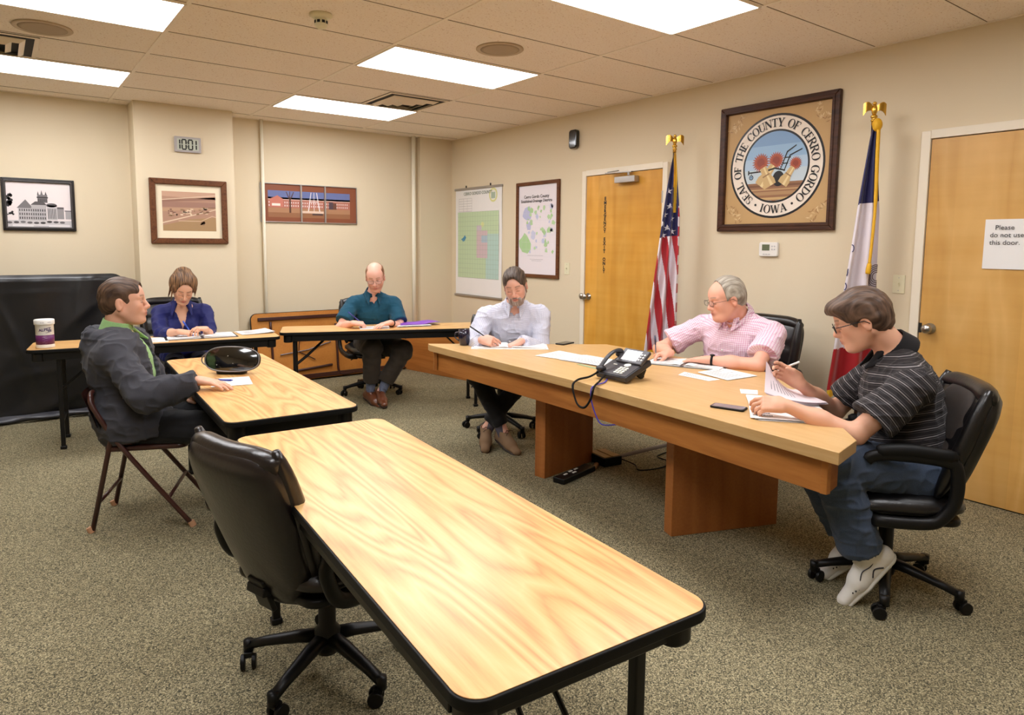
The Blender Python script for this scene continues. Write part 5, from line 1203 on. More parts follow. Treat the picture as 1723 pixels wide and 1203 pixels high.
    def hair(s, material, kind='short', grow=.014, h=.004, name='hair', seed=2, lift=.0):
        lo, hi = s.bounds([s.hc], .24); f = Field(lo, hi, h); H = s.H; M = s.HM; q = s.hs
        E = lambda c, r, k=.01, sub=False: f.ell(H(*c), A3(*r) * q, M, k, sub); C_ = lambda a, b, r0, r1, k=.01, sub=False: f.cap(H(*a), H(*b), r0 * q, r1 * q, k, sub)
        g = grow
        E((-.012, 0, .032), (.098 + g, .077 + g * .75, .088 + g), 0); E((-.045, 0, -.018), (.060 + g * .7, .066 + g * .4, .058 + g * .6), .03)
        if kind == 'short':
            E((.050, 0, .056), (.050, .062, .048 + lift), .02)
            E((.122, 0, -.006), (.084, .060, .108), .012, True); E((.112, 0, -.035), (.088, .12, .075), .010, True); E((.055, 0, -.068), (.070, .12, .060), .008, True)
            for y in (1, -1): C_((.004, y * .09, -.012), (.004, y * .06, -.02), .024, .020, .006, True)
            f.cut(H(0, 0, -.072), -s.HM[:, 2] + s.HM[:, 0] * .35, .01)
        elif kind == 'sweep':   # full hair with a fringe falling forward
            E((.060, 0, .072), (.058, .066, .040 + lift), .025); C_((.07, .04, .068), (.10, -.03, .058), .022, .020, .02)
            E((.122, 0, -.030), (.080, .11, .088), .006, True); E((.062, 0, -.066), (.075, .12, .060), .008, True)
            for y in (1, -1): C_((.004, y * .09, -.014), (.004, y * .06, -.02), .025, .022, .006, True)
            f.cut(H(-.02, 0, -.058), -s.HM[:, 2] + s.HM[:, 0] * .45, .01)
        elif kind == 'bald':
            E((.118, 0, .0), (.115, .12, .16), .008, True); E((.012, 0, .125), (.102, .066, .075), .012, True); E((.055, 0, -.060), (.075, .12, .060), .008, True)
            for y in (1, -1): C_((.004, y * .09, -.012), (.004, y * .06, -.02), .025, .022, .006, True)
            f.cut(H(0, 0, -.072), -s.HM[:, 2] + s.HM[:, 0] * .35, .01)
        elif kind == 'thin':    # receding: high forehead, hair on crown, sides and back
            E((.124, 0, .02), (.118, .105, .125), .010, True); E((.055, 0, -.060), (.075, .12, .060), .008, True)
            for y in (1, -1): C_((.004, y * .09, -.012), (.004, y * .06, -.02), .025, .022, .006, True)
            f.cut(H(0, 0, -.072), -s.HM[:, 2] + s.HM[:, 0] * .35, .01)
        elif kind == 'updo':
            E((-.015, 0, .082), (.088, .084, .062), .03); E((-.085, 0, .06), (.050, .070, .085), .03)
            for y in (1, -1): E((-.02, y * .076, .035), (.060, .030, .060), .02)
            E((.126, 0, -.010), (.086, .080, .126), .012, True); E((.115, 0, -.05), (.09, .12, .07), .01, True); E((.03, 0, -.085), (.075, .13, .060), .01, True)
            for y, zz in ((1, -.055), (-1, -.095)):
                C_((.050, y * .074, .045), (.046, y * .086, -.01), .012, .006, .012); C_((.046, y * .086, -.01), (.052, y * .088, zz), .0055, .002, .006); C_((.01, y * .094, .0), (.0, y * .100, zz), .009, .003, .012)
            C_((-.08, .0, -.03), (-.09, 0, -.10), .035, .015, .02)
        P, F = f.mesh(); N = vnormals(P, F); hp = s.tohead(P)
        Q = hp * A3(22, 90, 40) if kind != 'updo' else hp * A3(10, 60, 12)
        P = P + N * ((vnoise(Q + 40 + seed) - .45) * (.010 if kind == 'sweep' else .007))[:, None]
        return np_mesh(name, P - s.o, F, material, s.root, None, {'hd': hp})
    def beard(s, material, h=.0035):
        lo, hi = s.bounds([s.H(.05, 0, -.07)], .13); f = Field(lo, hi, h); M = s.HM; q = s.hs; E = lambda c, r, k=.01, sub=False: f.ell(s.H(*c), A3(*r) * q, M, k, sub); C_ = lambda a, b, r0, r1, k=.01, sub=False: f.cap(s.H(*a), s.H(*b), r0 * q, r1 * q, k, sub)
        C_((.074, .018, -.100), (.074, -.018, -.100), .0265, .0265, .02)
        for y in (1, -1):
            C_((.060, y * .030, -.092), (.010, y * .060, -.050), .025, .017, .02); C_((.104, y * .004, -.0525), (.086, y * .030, -.068), .0065, .0075, .008); C_((.086, y * .030, -.068), (.075, y * .030, -.092), .010, .016, .012)
            C_((.010, y * .064, -.050), (.006, y * .072, -.01), .011, .007, .012)
        E((.110, 0, -.067), (.022, .019, .0085), .003, True)
        P, F = f.mesh(); N = vnormals(P, F); hp = s.tohead(P); P = P + N * ((vnoise(hp * A3(90, 90, 50) + 9) - .5) * .006)[:, None]
        return np_mesh('beard', P - s.o, F, material, s.root, None, {'hd': hp})
    def glasses(s, material, w_=.050, hh=.030, r=.0016, y0=.033, zc=-.004):
        fr = MB(); q = lambda p: s.H(*p) - s.o
        for y in (1, -1):
            pts = [q((.110 - abs(x) * .12 * 0 - .10 * (abs(y * y0 + x) ) ** 2 * 4, y * y0 + x, zc + z)) for x, z in rrect(w_, hh, .011, 4)]
            fr.tube(pts, r, 6, closed=True)
        fr.tube([q((.112, .009, zc + .004)), q((.115, 0, zc + .006)), q((.112, -.009, zc + .004))], r, 6)
        g = fr.build('glasses_frame', material, s.root, smooth=True)
        for y in (1, -1):
            b = MB(); b.tube([q((.103, y * (y0 + w_ / 2), zc + .006)), q((.085, y * .072, zc + .006)), q((.0, y * .083, zc + .004)), q((-.018, y * .084, zc - .012))], r, 6); b.build('temple', material, g, smooth=True)
        gl = mat('clear lens', (235, 238, 240), .05, spec=.6, alpha=.18)
        for y in (1, -1):
            b = MB(); o_ = [q((.1095 - .4 * (abs(y * y0 + x)) ** 2, y * y0 + x, zc + z)) for x, z in rrect(w_ - .002, hh - .002, .010, 4)]; b._add(o_, [tuple(range(len(o_)))]); b.build('lens', gl, g)
        return g
    def watch(s, i, material, r=.030):
        u = nrm(s.wr[i] - s.el[i]); c = s.wr[i] - u * .025 - s.o; e1 = nrm(np.cross(u, A3(0, 0, 1))); e2 = np.cross(e1, u); b = MB()
        b.tube([Vector(c + (e1 * math.cos(a) * r + e2 * math.sin(a) * r * .9)) for a in [2 * PI * k / 18 for k in range(18)]], .007, 6, closed=True, flat=.4)
        w_ = b.build('watch_strap', M_rubber, s.root, smooth=True); b = MB(); b.ell(Vector(c + e2 * r * .98), (.016, .016, .006), Matrix([list(e1), list(u), list(e2)]).transposed()); b.build('watch_face', material, w_, smooth=True)
def pen(label, tip, top, m, m2):
    tip = Vector(tip); top = Vector(top); t = thing('pen', label, 'pen', tuple(tip)); d = top - tip; b = MB()
    b.tube([(0, 0, 0), d * .08, d * .1, d * .97, d], [.0008, .0035, .0045, .0045, .0035], 10); b.build('pen_barrel', m, t, smooth=True)
    b = MB(); b.tube([d * .62, d * 1.0], .0054, 10); s_, _, _ = basis(d); b.box(tuple(d * .82 + s_ * .007), (.002, .003, .035), Matrix([list(s_), list(d.normalized().cross(s_)), list(d.normalized())]).transposed()); b.build('pen_cap', m2, t, smooth=True)
    return t
# ------------------------------------------------------------------ the six people
# man in the grey hoodie
C_hood = cloth_mat('charcoal fleece', (62, 62, 68), .95, bump=.25)
C_green = cloth_mat('light green knit', (150, 190, 128), .85)
C_blackp = cloth_mat('black trouser cloth', (20, 20, 23), .8)
p = Person('man in a dark grey hoodie over a green polo on the brown folding chair', hip=(.555, 4.065, .525), neck=(.495, 4.165, 1.005), head=(.535, 4.145, 1.172), head_ing=-24, hd_yaw=-17, hd_pitch=-2, hs=1.05,
           wrL=(.80, 4.08, .62), wrR=(.800, 3.68, .785), elh=(None, (-.3, -.5, -1)), anL=(.95, 3.93, .10), anR=(.965, 3.66, .10), hands=[dict(d=(.8, -.45, -.05), n=(0, -.3, -1), pose='rest'), dict(d=(.72, -.62, -.10), n=(0, 0, -1), pose='flat')],
           skin=(218, 168, 142), stubble=((150, 112, 92), .35), brow=(110, 80, 58), eyes=True, nfat=.1, shf=.03)
def hood(f, p=p):
    nk = p.neckp; ax = nrm(p.H(-.03, 0, -.05) - nk)
    for k in range(13):
        a = R(-140 + 280 * k / 12); c = nk - p.tf * .118 * math.cos(a) + p.lf * .128 * math.sin(a) - p.up * (-.006 + .075 * (1 - math.cos(a)) * .5) + p.up * .012 * math.cos(a); f.ell(c, A3(.036, .040, .040), p.TM, .014)
    f.ell(nk - p.tf * .125 - p.up * .05, A3(.045, .12, .055), p.TM, .03); f.ell(nk - p.tf * .135 - p.up * .13, A3(.03, .09, .06), p.TM, .02)
    f.ell(p.hipc + p.up * .30 - p.tf * .045, A3(.13, .175, .20), p.TM, .05); f.ell(p.hipc + p.up * .06 - p.tf * .01, A3(.18, .205, .13), p.TM, .05)
p.extra = {'hoodie': hood}
p.body(); p.shirt('polo_shirt', C_green, .012, 'short', 'polo', h=.006, loose=.004, lap=False); p.collar(C_green, hgt=.062, drop=.07, spread=.05)
p.shirt('hoodie', C_hood, .034, 'long', 'crew', hem=-.095, loose=.036, open_front=(.100, .03), seed=5, amp=.018, h=.0055, neckw=1.30)
p.trousers(C_blackp, loose=.018); p.shoes(mat('black boot leather', (30, 28, 28), .5), mat('grey boot sole', (96, 84, 74), .7), name='boot', high=True)
p.hair(hair_mat('short brown hair', (52, 36, 27), (96, 72, 54)), 'short', .005)
b = MB(); q = p.hipc + p.tf * .19 - p.up * .04 - p.o
b.tube([q, q + A3(0, 0, -.045)], .005, 6, flat=.5); b.build('zip_pull', M_chrome, p.root)

# woman in navy
C_navy = cloth_mat('navy satin cloth', (24, 30, 92), .6)
p = Person('woman with dark blonde swept-up hair in a navy blouse, writing at the narrow table', hip=(1.27, 6.30, .50), neck=(1.222, 6.150, .995), head=(1.214, 6.02, 1.118), head_ing=257, hd_yaw=266, hd_pitch=34, hd_roll=-4, girl=True, sc=.93, hs=1.0, shw=.19,
           wrL=(1.315, 5.74, .800), wrR=(1.12, 5.76, .790), elh=((.25, .1, -1), (-.5, .1, -.9)), anL=(1.34, 5.93, .10), anR=(1.18, 5.95, .10), hands=[dict(d=(-.85, -.35, .15), n=(-.3, .2, -.9), pose='hold'), dict(d=(.85, -.25, -.12), n=(.2, .3, -.9), pose='write')],
           skin=(222, 174, 146), brow=(84, 56, 40), lip=(186, 96, 92))
p.body(); p.shirt('blouse', C_navy, .012, 'elbow', 'v', loose=.014, seed=7, h=.005, amp=.011); p.collar(C_navy, drop=.075, spread=.075, hgt=.022)
b = MB()
for g_ in (1, -1):
    c = p.hipc + p.up * .30 + p.tf * .160 + p.lf * g_ * .075 - p.o; b.box(tuple(c), (.012, .075, .03), Matrix(p.TM.tolist())); 
b.build('pocket_flap', C_navy, p.root, bevel=.004)
p.trousers(cloth_mat('dark blue trouser cloth', (24, 26, 44), .8), loose=.01); p.shoes(mat('black shoe leather', (22, 21, 22), .4), M_rubber)
p.hair(hair_mat('highlighted brown hair', (48, 34, 26), (150, 112, 78)), 'updo', .020); P2 = p
pen('blue ballpoint pen in the hand of the woman in navy', (1.222, 5.735, .744), (1.165, 5.83, .865), mat('blue pen plastic', (40, 90, 200), .3), mat('blue pen cap', (34, 78, 190), .3))

# man in teal
C_teal = cloth_mat('teal knit', (24, 74, 96), .85)
C_olive = cloth_mat('dark olive trouser cloth', (58, 50, 42), .85)
p = Person('balding man with glasses in a teal polo shirt, writing at the narrow back table', hip=(2.93, 6.03, .52), neck=(2.842, 5.875, 1.020), head=(2.812, 5.765, 1.185), head_ing=247, hd_yaw=241, hd_pitch=22, hd_roll=3, hs=1.06, shw=.195,
           wrL=(2.82, 5.48, .782), wrR=(2.515, 5.60, .785), elh=((.6, .2, -.7), (-.6, .3, -.8)), anL=(2.80, 5.66, .13), anR=(2.74, 5.74, .12), kneeh=((.5, -.1, 1), (-.1, -.4, 1)), foot=((-.25, -.95, -.12), (.1, -.9, -.25)),
           hands=[dict(d=(-.93, -.15, -.08), n=(0, 0, -1), pose='flat'), dict(d=(.9, -.28, -.08), n=(.25, .2, -.9), pose='write')], skin=(228, 176, 156), stubble=((176, 118, 84), .55), brow=(150, 104, 74))
p.body(); p.shirt('polo_shirt', C_teal, .018, 'short', 'polo', loose=.022, seed=11, lap=False, hem=-.03, amp=.010); p.collar(C_teal, drop=.05, spread=.05)
b = MB()
for k in range(2): c = p.hipc + p.up * (.33 - .05 * k) + p.tf * (.150) - p.o; b.ell(tuple(c), (.005, .005, .005))
b.build('button', mat('dark button', (20, 40, 54), .3), p.root)
p.trousers(C_olive, loose=.026, hem=.10, cuffr=.072); p.shoes(mat('brown shoe leather', (104, 58, 36), .3, coat=.3), mat('brown shoe sole', (50, 34, 26), .6), sock=mat('patterned blue grey sock', (104, 112, 136), .85, var=.45, vscale=60), lace=M_rubber)
p.hair(hair_mat('reddish brown hair', (112, 76, 54), (164, 120, 90)), 'bald', .005); p.glasses(mat('thin metal frame', (120, 104, 100), .3, metal=.8), r=.0013); p.watch(0, M_dark)
pen('blue pen in the hand of the man in teal', (2.640, 5.600, .744), (2.52, 5.72, .875), mat('navy pen plastic', (50, 56, 150), .3), mat('navy pen cap', (40, 44, 130), .3))

# bearded man
C_chk = cloth_mat('light grey checked cotton', (208, 210, 224), .8, 'check', (110, 118, 158), 95, 95, .10, .10)
p = Person('bearded man in a white checked shirt writing at the far end of the desk', hip=(3.25, 4.27, .52), neck=(3.140, 4.070, 1.050), head=(3.070, 3.975, 1.192), head_ing=235, hd_yaw=226, hd_pitch=21, hd_roll=8, hs=1.05, fat=.2, shw=.205, sc=1.03,
           wrL=(2.985, 3.79, .800), wrR=(2.745, 3.935, .815), elh=((.35, -.1, -.9), (-.3, .3, -.9)), anL=(2.845, 4.02, .14), anR=(2.915, 3.885, .13), kneeh=((.6, -.4, 1), (-.5, .3, 1)), foot=((-.45, -.60, -.22), (-.05, -.9, -.22)),
           hands=[dict(d=(-.82, .1, -.25), n=(-.2, 0, -1), pose='rest'), dict(d=(.28, -.90, -.05), n=(.75, .1, -.6), pose='write')], skin=(218, 168, 148), brow=(84, 66, 54))
p.body(); p.shirt('checked_shirt', C_chk, .020, 'long', 'polo', loose=.026, seed=13, amp=.015, lap=False, h=.0055); p.collar(C_chk, drop=.045, spread=.045, hgt=.030)
p.trousers(cloth_mat('black jeans cloth', (18, 18, 20), .85), loose=.012, hem=.05, cuffr=.052); p.shoes(mat('tan suede', (134, 106, 78), .85, bump=.3, bscale=400), mat('dark shoe sole', (46, 34, 28), .7), sock=mat('patterned grey sock', (84, 80, 92), .85, var=.35, vscale=60), lace=mat('brown lace', (70, 46, 34), .7))
p.hair(hair_mat('greying dark brown hair', (48, 38, 33), (98, 84, 74)), 'short', .009, lift=.016); p.beard(hair_mat('greying beard hair', (108, 82, 68), (186, 172, 164)))
pen('black pen in the hand of the bearded man', (2.800, 3.835, .790), (2.700, 4.02, .905), mat('black pen plastic', (24, 22, 26), .3), mat('black pen cap', (20, 20, 22), .3))

# man in pink
C_pink = cloth_mat('pink gingham cotton', (238, 222, 232), .8, 'check', (208, 138, 176), 88, 88, .30, .30)
p = Person('grey-haired man with glasses in a pink checked shirt writing behind the desk', hip=(3.97, 2.66, .52), neck=(3.795, 2.585, 1.055), head=(3.675, 2.585, 1.165), head_ing=186, hd_yaw=152, hd_pitch=14, hs=1.10, fat=.9, nfat=.6, shw=.235, sc=1.06,
           wrL=(3.45, 2.54, .800), wrR=(3.41, 2.80, .810), elh=((-.1, -1, -.35), (.2, 1, -.3)), anL=(3.68, 2.5, .10), anR=(3.68, 2.8, .10), hands=[dict(d=(-.25, .95, -.08), n=(0, 0, -1), pose='flat'), dict(d=(-.80, .42, -.12), n=(-.2, -.25, -.95), pose='write')],
           skin=(228, 170, 146), brow=(150, 130, 116), arm=(.30, .27))
p.body(); p.shirt('checked_shirt', C_pink, .022, 'short', 'polo', loose=.028, seed=17, amp=.014, h=.0055); p.collar(C_pink, drop=.045, spread=.045, hgt=.045)
b = MB()
for k in range(3): c = p.hipc + p.up * (.40 - .09 * k) + p.tf * (.195 + .02 * k) - p.o; b.ell(tuple(c), (.005, .006, .006))
b.build('button', M_white, p.root)
p.trousers(cloth_mat('grey trouser cloth', (70, 66, 62), .85), loose=.02); p.shoes(mat('black shoe leather', (22, 21, 22), .4), M_rubber)
p.hair(hair_mat('short grey hair', (128, 118, 104), (190, 182, 168)), 'thin', .008); p.glasses(mat('dark thin frame', (60, 44, 40), .3, metal=.5), r=.0014); p.watch(0, M_dark, r=.033)
pen('silver and dark pen in the hand of the man in pink', (3.335, 2.845, .772), (3.345, 2.87, .920), mat('silver pen barrel', (150, 152, 168), .25, metal=.7), mat('dark pen clip', (60, 62, 84), .3))

# man in stripes
C_str = cloth_mat('black striped knit', (34, 30, 32), .8, 'stripe', (176, 170, 170), 30, 30, .03, .03)
C_denim = cloth_mat('blue denim', (64, 76, 96), .9, bump=.3, var=.10)
p = Person('man with glasses in a black striped polo and jeans at the near desk end', hip=(3.17, 1.235, .53), neck=(3.125, 1.330, 1.045), head=(3.020, 1.435, 1.178), head_ing=130, hd_yaw=121, hd_pitch=22, hs=1.06, fat=.5, nfat=.25, shw=.205, sc=1.06,
           wrL=(2.645, 1.545, .822), wrR=(3.02, 1.70, .845), elh=((.1, -.6, -1), (.5, .3, -1)), anL=(2.845, 1.285, .215), anR=(3.02, 1.43, .20), kneeh=((-.5, .3, 1), (-.3, .6, 1)), foot=((-.45, .42, -.80), (-.5, .45, -.6)),
           hands=[dict(d=(-.55, .80, .02), n=(.55, .35, -.75), pose='hold'), dict(d=(-.25, .75, .50), n=(-.35, -.6, -.35), pose='hold')], skin=(220, 168, 140), brow=(110, 80, 60))
p.body(); p.shirt('striped_polo_shirt', C_str, .022, 'short', 'crew', loose=.030, seed=19, amp=.014, h=.005, hem=-.015, lap=False); p.collar(cloth_mat('black knit collar', (26, 24, 26), .85), hgt=.045, drop=.05, spread=.04)
p.trousers(C_denim, name='jeans', loose=.024, hem=.03, cuffr=.080, h=.0055, amp=.014); p.shoes(vcol('white trainer leather', .45, .4), mat('white trainer sole', (214, 210, 200), .6), name='trainer', lace=mat('white lace', (226, 222, 214), .7), sock=mat('white sock', (222, 214, 204), .9), trim=mat('navy trim', (26, 28, 44), .4), length=.285, h=.0035)
p.hair(hair_mat('brown full hair', (58, 42, 33), (106, 82, 66)), 'sweep', .013, lift=.0); p.glasses(mat('black frame', (18, 18, 20), .25), r=.0022)
# ------------------------------------------------------------------ papers, binders and small things
DZ, TZ = 0.7602, 0.7372
M_print = mat('grey print', (104, 104, 112), .8)
def sheetset(name, label, cat, corners, z, n=1, group=None, lines=True, curl=.0, seed=0, material=None):
    """a few loose sheets inside the given outline"""
    c = Vector((sum(p[0] for p in corners) / 4, sum(p[1] for p in corners) / 4, z)); t = thing(name, label, cat, c, 0, group); rn = random.Random(seed)
    P = [Vector((p[0], p[1], 0)) - Vector((c.x, c.y, 0)) for p in corners]
    for k in range(n):
        a = rn.uniform(-.05, .05) * (k > 0); o_ = Vector((rn.uniform(-.01, .01), rn.uniform(-.01, .01), 0)) * (k > 0); rm = Matrix.Rotation(a, 3, 'Z')
        b = MB(); zz = .0006 + .0013 * k
        def g(u, v, s_=0):
            p = (P[0] * (1 - u) + P[1] * u) * (1 - v) + (P[3] * (1 - u) + P[2] * u) * v
            return rm @ p + o_ + Vector((0, 0, zz + s_ + curl * (u ** 3) * (k + 1) / n))
        b.grid(lambda u, v: g(u, v, .0006), 8, 8); b.grid(lambda u, v: g(1 - u, v, 0), 8, 8)
        sh = b.build('sheet', material or M_paper, t, smooth=True)
        if lines and k == n - 1:
            b = MB()
            for i in range(9):
                v0 = .14 + i * .08; u1 = .88 - rn.random() * .4
                b._add([g(.1, v0, .0012), g(u1, v0, .0012), g(u1, v0 + .018, .0012), g(.1, v0 + .018, .0012)], [(0, 1, 2, 3)])
            b.build('printed_lines', M_print, sh)
    return t
def rect_c(cx, cy, w_, h_, a):
    d = Vector((math.cos(a), math.sin(a))); n = Vector((-d.y, d.x)); C_ = Vector((cx, cy))
    return [tuple(C_ + d * sx * w_ / 2 + n * sy * h_ / 2) for sx, sy in ((-1, -1), (1, -1), (1, 1), (-1, 1))]
def binder(label, cx, cy, a, z, w_=.27, d_=.29, cover=(30, 30, 34), rings=True, group=None, pages=.010):
    t = thing('open_binder', label, 'binder', (cx, cy, z), a, group)
    b = MB(); b.box((0, 0, .0015), (2 * w_ + .02, d_ + .012, .003)); b.build('cover', mat('binder cover %d' % cover[0], cover, .5), t, bevel=.001)
    for s in (-1, 1):
        b = MB(); b.grid(lambda u, v: Vector((s * (.012 + u * (w_ - .02)), (v - .5) * (d_ - .014) * s, .003 + pages * (1 - .35 * u ** 2) + .004 * math.sin(min(u * 4, 1) * PI) * (u < .25))), 10, 6)
        b.grid(lambda u, v: Vector((s * (.012 + u * (w_ - .02)), (.5 - v) * (d_ - .014) * s, .0032)), 10, 6)
        b.box((s * (w_ / 2 + .002), 0, .003 + pages * .35), (w_ - .022, d_ - .016, pages * .7))
        pg = b.build('page_stack', M_paper, t, smooth=False)
        b = MB(); rn = random.Random(int(cx * 99) + s)
        for i in range(10):
            y = (d_ / 2 - .04) - i * .021; x0 = .035; x1 = x0 + (w_ - .08) * rn.uniform(.4, 1)
            if s < 0: x0, x1 = -w_ + .03, -w_ + .03 + (x1 - x0)
            b.box(((x0 + x1) / 2, y, .0035 + pages * .97), (x1 - x0, .0022, .0004))
        b.build('printed_lines', M_print, pg)
    if rings:
        b = MB(); b.box((0, 0, .005), (.018, d_ * .8, .004)); b.build('spine_bar', M_chrome, t)
        for y in (-.09, 0, .09):
            b = MB(); b.tube([(.016 * math.cos(q) , y, .006 + .020 * math.sin(q)) for q in [PI * k / 8 for k in range(9)]], .0016, 6); b.build('ring', M_chrome, t)
    return t
# narrow left table
AL = R(-8.1)
sheetset('paper_sheet', 'white sheet on the left table beside the hoodie collar', 'paper', rect_c(.93, 5.775, .216, .28, AL), TZ, 1, 'loose papers')
binder('open black binder in front of the woman in navy', 1.285, 5.785, AL + R(1), TZ, w_=.255, d_=.27, rings=True)
sheetset('paper_stack', 'loose white sheets at the right end of the left table', 'paper', rect_c(1.715, 5.81, .25, .25, AL + R(10)), TZ, 4, 'loose papers', curl=.012, seed=4)
# canister
t = thing('wipes_canister', 'white plastic wipes canister with a purple label on the left table', 'canister', (.245, 5.775, TZ)); t.scale = (1.07, 1.07, 1.07)
b = MB(); b.lathe([(.050, 0), (.0545, .004), (.0545, .012), (.052, .03), (.052, .152), (.056, .156)], 40); b.build('canister_body', M_white, t, smooth=True)
b = MB(); b.lathe([(.0575, .156), (.0585, .160), (.0585, .186), (.055, .190), (.02, .192), (0, .192)], 40); b.build('lid', M_white, t, smooth=True)
b = MB(); b.lathe([(.0526, .024), (.0526, .088)], 40); b.build('purple_label', mat('purple label', (98, 30, 92), .4, var=.1), t, smooth=True)
def wraptext(b, s_, size, z, a0, r=.0535, bold=0.0, tilt=0.0, sp=1.0):
    vs, fs = text_mesh(s_, size, bold, 0, 'CENTER', sp)
    out = []
    for v in vs:
        x, y = v.x, v.y + v.x * tilt; a = a0 + x / r; out.append((r * math.cos(a), r * math.sin(a), z + y))
    b._add(out, fs)
ac = math.atan2(-5.775, -.245) + .10
b = MB(); wraptext(b, 'ALPET', .026, .124, ac - .08, bold=.0006, tilt=.12); wraptext(b, 'D2', .018, .116, ac + .46, bold=.001); wraptext(b, 'WIPES', .009, .105, ac + .22, tilt=.12); wraptext(b, '® 160', .008, .172, ac - .3, .0592); wraptext(b, 'WIPES', .008, .172, ac + .4, .0592)
b.build('label_text', mat('dark purple print', (70, 50, 96), .5), t)
b = MB()
for i in range(7): wraptext(b, '-' * (12 - i % 3 * 2), .012, .076 - i * .0078, ac - .25 + .25 * (i % 2), .0531, sp=.6)
b.build('label_small_print', mat('pale label print', (196, 150, 180), .5), t)
# back table
AB = R(-21.7)
sheetset('paper_sheet', 'white sheet under the hands of the man in teal', 'paper', rect_c(2.69, 5.545, .26, .20, AB), TZ, 2, 'loose papers', seed=2)
sheetset('paper_stack', 'stack of white papers under the purple folder', 'paper', rect_c(3.06, 5.52, .30, .23, AB + R(6)), TZ, 9, None, seed=6)
t = thing('purple_folder', 'purple folder with a curled corner on the papers by the man in teal', 'folder', (3.14, 5.56, TZ + .0125), AB + R(8))
b = MB(); ff = lambda u, v: Vector(((u - .5) * .38, (v - .5) * .24, .0012 + .003 * math.sin(u * 7) ** 2 + .055 * max(0, u - .55) ** 1.3 * 1.6 * (1 - .35 * v) - .16 * max(0, u - .86) ** 1.2))
b.grid(ff, 30, 6); b.grid(lambda u, v: ff(1 - u, v) - Vector((0, 0, .0012)), 30, 6); b.build('folder_cover', mat('purple card', (132, 70, 190), .45), t, smooth=True)
# middle table
sheetset('paper_sheet', 'white notes under the right hand of the man in the hoodie', 'paper', rect_c(.985, 3.80, .20, .23, R(-12)), TZ, 2, 'loose papers', seed=3)
pen('dark pen lying on the notes beside the hoodie sleeve', (1.00, 3.80, TZ + .007), (.90, 3.875, TZ + .010), mat('navy pen plastic', (50, 56, 150), .3), M_black)
t = thing('oval_device', 'glossy black oval curved device with a thin grey rim standing on the middle table', 'device', (1.06, 4.03, TZ), R(-36.5))
# local x = to the right as seen, y = away
Mo = Matrix.Translation((0, 0, .083)) @ Matrix.Rotation(R(76), 4, 'X')
def oval(u, v, off=0.0, sc_=1.0):
    a = 2 * PI * u; k = (abs(math.cos(a)) ** 2.6 + abs(math.sin(a)) ** 2.6) ** (-1 / 2.6); x = .158 * v * sc_ * k * math.cos(a); y = .072 * v * sc_ * k * math.sin(a)
    return Mo @ Vector((x, y, off + .030 * (1 - (x / .158) ** 2) - .012 * (y / .07) ** 2))
Mg = mat('black glossy shell', (8, 8, 9), .05, spec=.8, coat=1.0)
b = MB(); b.grid(lambda u, v: oval(u, v * .93 + .001, .006), 48, 10); b.build('glossy_face', Mg, t, smooth=True, weld=True)
b = MB(); b.grid(lambda u, v: oval(1 - u, v + .001, -.016), 48, 10); b.grid(lambda u, v: oval(u, 1.0, -.016 + .02 * v), 48, 2); b.build('shell_back', M_black, t, smooth=True, weld=True)
b = MB(); b.tube([oval(k / 60, .985, .005) for k in range(60)], .0042, 8, closed=True); b.build('grey_rim', mat('grey satin rim', (120, 116, 116), .3, metal=.4), t, smooth=True)
b = MB(); b.tube(spline([oval(.42, .99, 0), oval(.46, 1.10, 0), oval(.5, 1.14, 0), oval(.54, 1.10, 0), oval(.58, .99, 0)], 5), .004, 8); b.build('side_handle', mat('grey satin rim', (120, 116, 116)), t, smooth=True)
for q_ in ((.30, .25), (.80, .35), (.62, .62)):
    b = MB(); b.ell(oval(q_[0], q_[1], .0075), (.0025, .0025, .0025)); b.build('screw', M_chrome, t, smooth=True)
b = MB(); b.prism(rrect(.17, .075, .03), .0, .018, Matrix.Translation((-.01, .012, 0))); b.box((-.01, .03, .035), (.10, .03, .05)); b.build('foot', M_black, t, bevel=.006)

# ---- on the desk
t = thing('mug', 'dark navy mug at the far left corner of the desk', 'mug', (2.700, 4.095, DZ))
b = MB(); b.lathe([(.0, .004), (.028, .004), (.030, .0), (.033, .004), (.041, .04), (.043, .075), (.0405, .113), (.0385, .113), (.040, .075), (.036, .03), (.0, .010)], 32); b.build('mug_body', mat('navy glazed ceramic', (24, 20, 44), .12, coat=.8), t, smooth=True)
b = MB(); dm = Vector((-.82, .57, 0)); b.tube(spline([dm * .040 + Vector((0, 0, .095)), dm * .062 + Vector((0, 0, .09)), dm * .068 + Vector((0, 0, .06)), dm * .038 + Vector((0, 0, .03))], 6), .0048, 8); b.build('handle', MATS['navy glazed ceramic'], t, smooth=True)
binder('open white ring binder in front of the bearded man', 2.925, 3.845, R(-36.5), DZ, w_=.262, d_=.235, cover=(226, 226, 226))
def smartphone(label, cx, cy, a, z, scr):
    t = thing('smartphone', label, 'phone', (cx, cy, z), a); b = MB(); b.prism(rrect(.152, .078, .012), .0, .0095); b.build('phone_case', M_black, t, bevel=.003)
    b = MB(); b.prism(rrect(.138, .066, .006), .0095, .0101); b.build('phone_screen', mat('phone screen %d' % scr[0], scr, .08, spec=.7, var=.3, vscale=40), t)
smartphone('dark smartphone lying by the left elbow side of the bearded man', 3.355, 3.735, R(15), DZ, (40, 34, 34))
smartphone('smartphone with a lit-looking grey screen near the striped shirt man, by the desk front', 2.628, 1.813, R(108), DZ, (136, 132, 136))
sheetset('paper_sheet', 'white sheets on the desk between the bearded man and the desk phone', 'paper', [(2.83, 3.44), (3.10, 3.50), (3.10, 3.27), (2.87, 3.25)], DZ, 2, 'loose papers', seed=8)
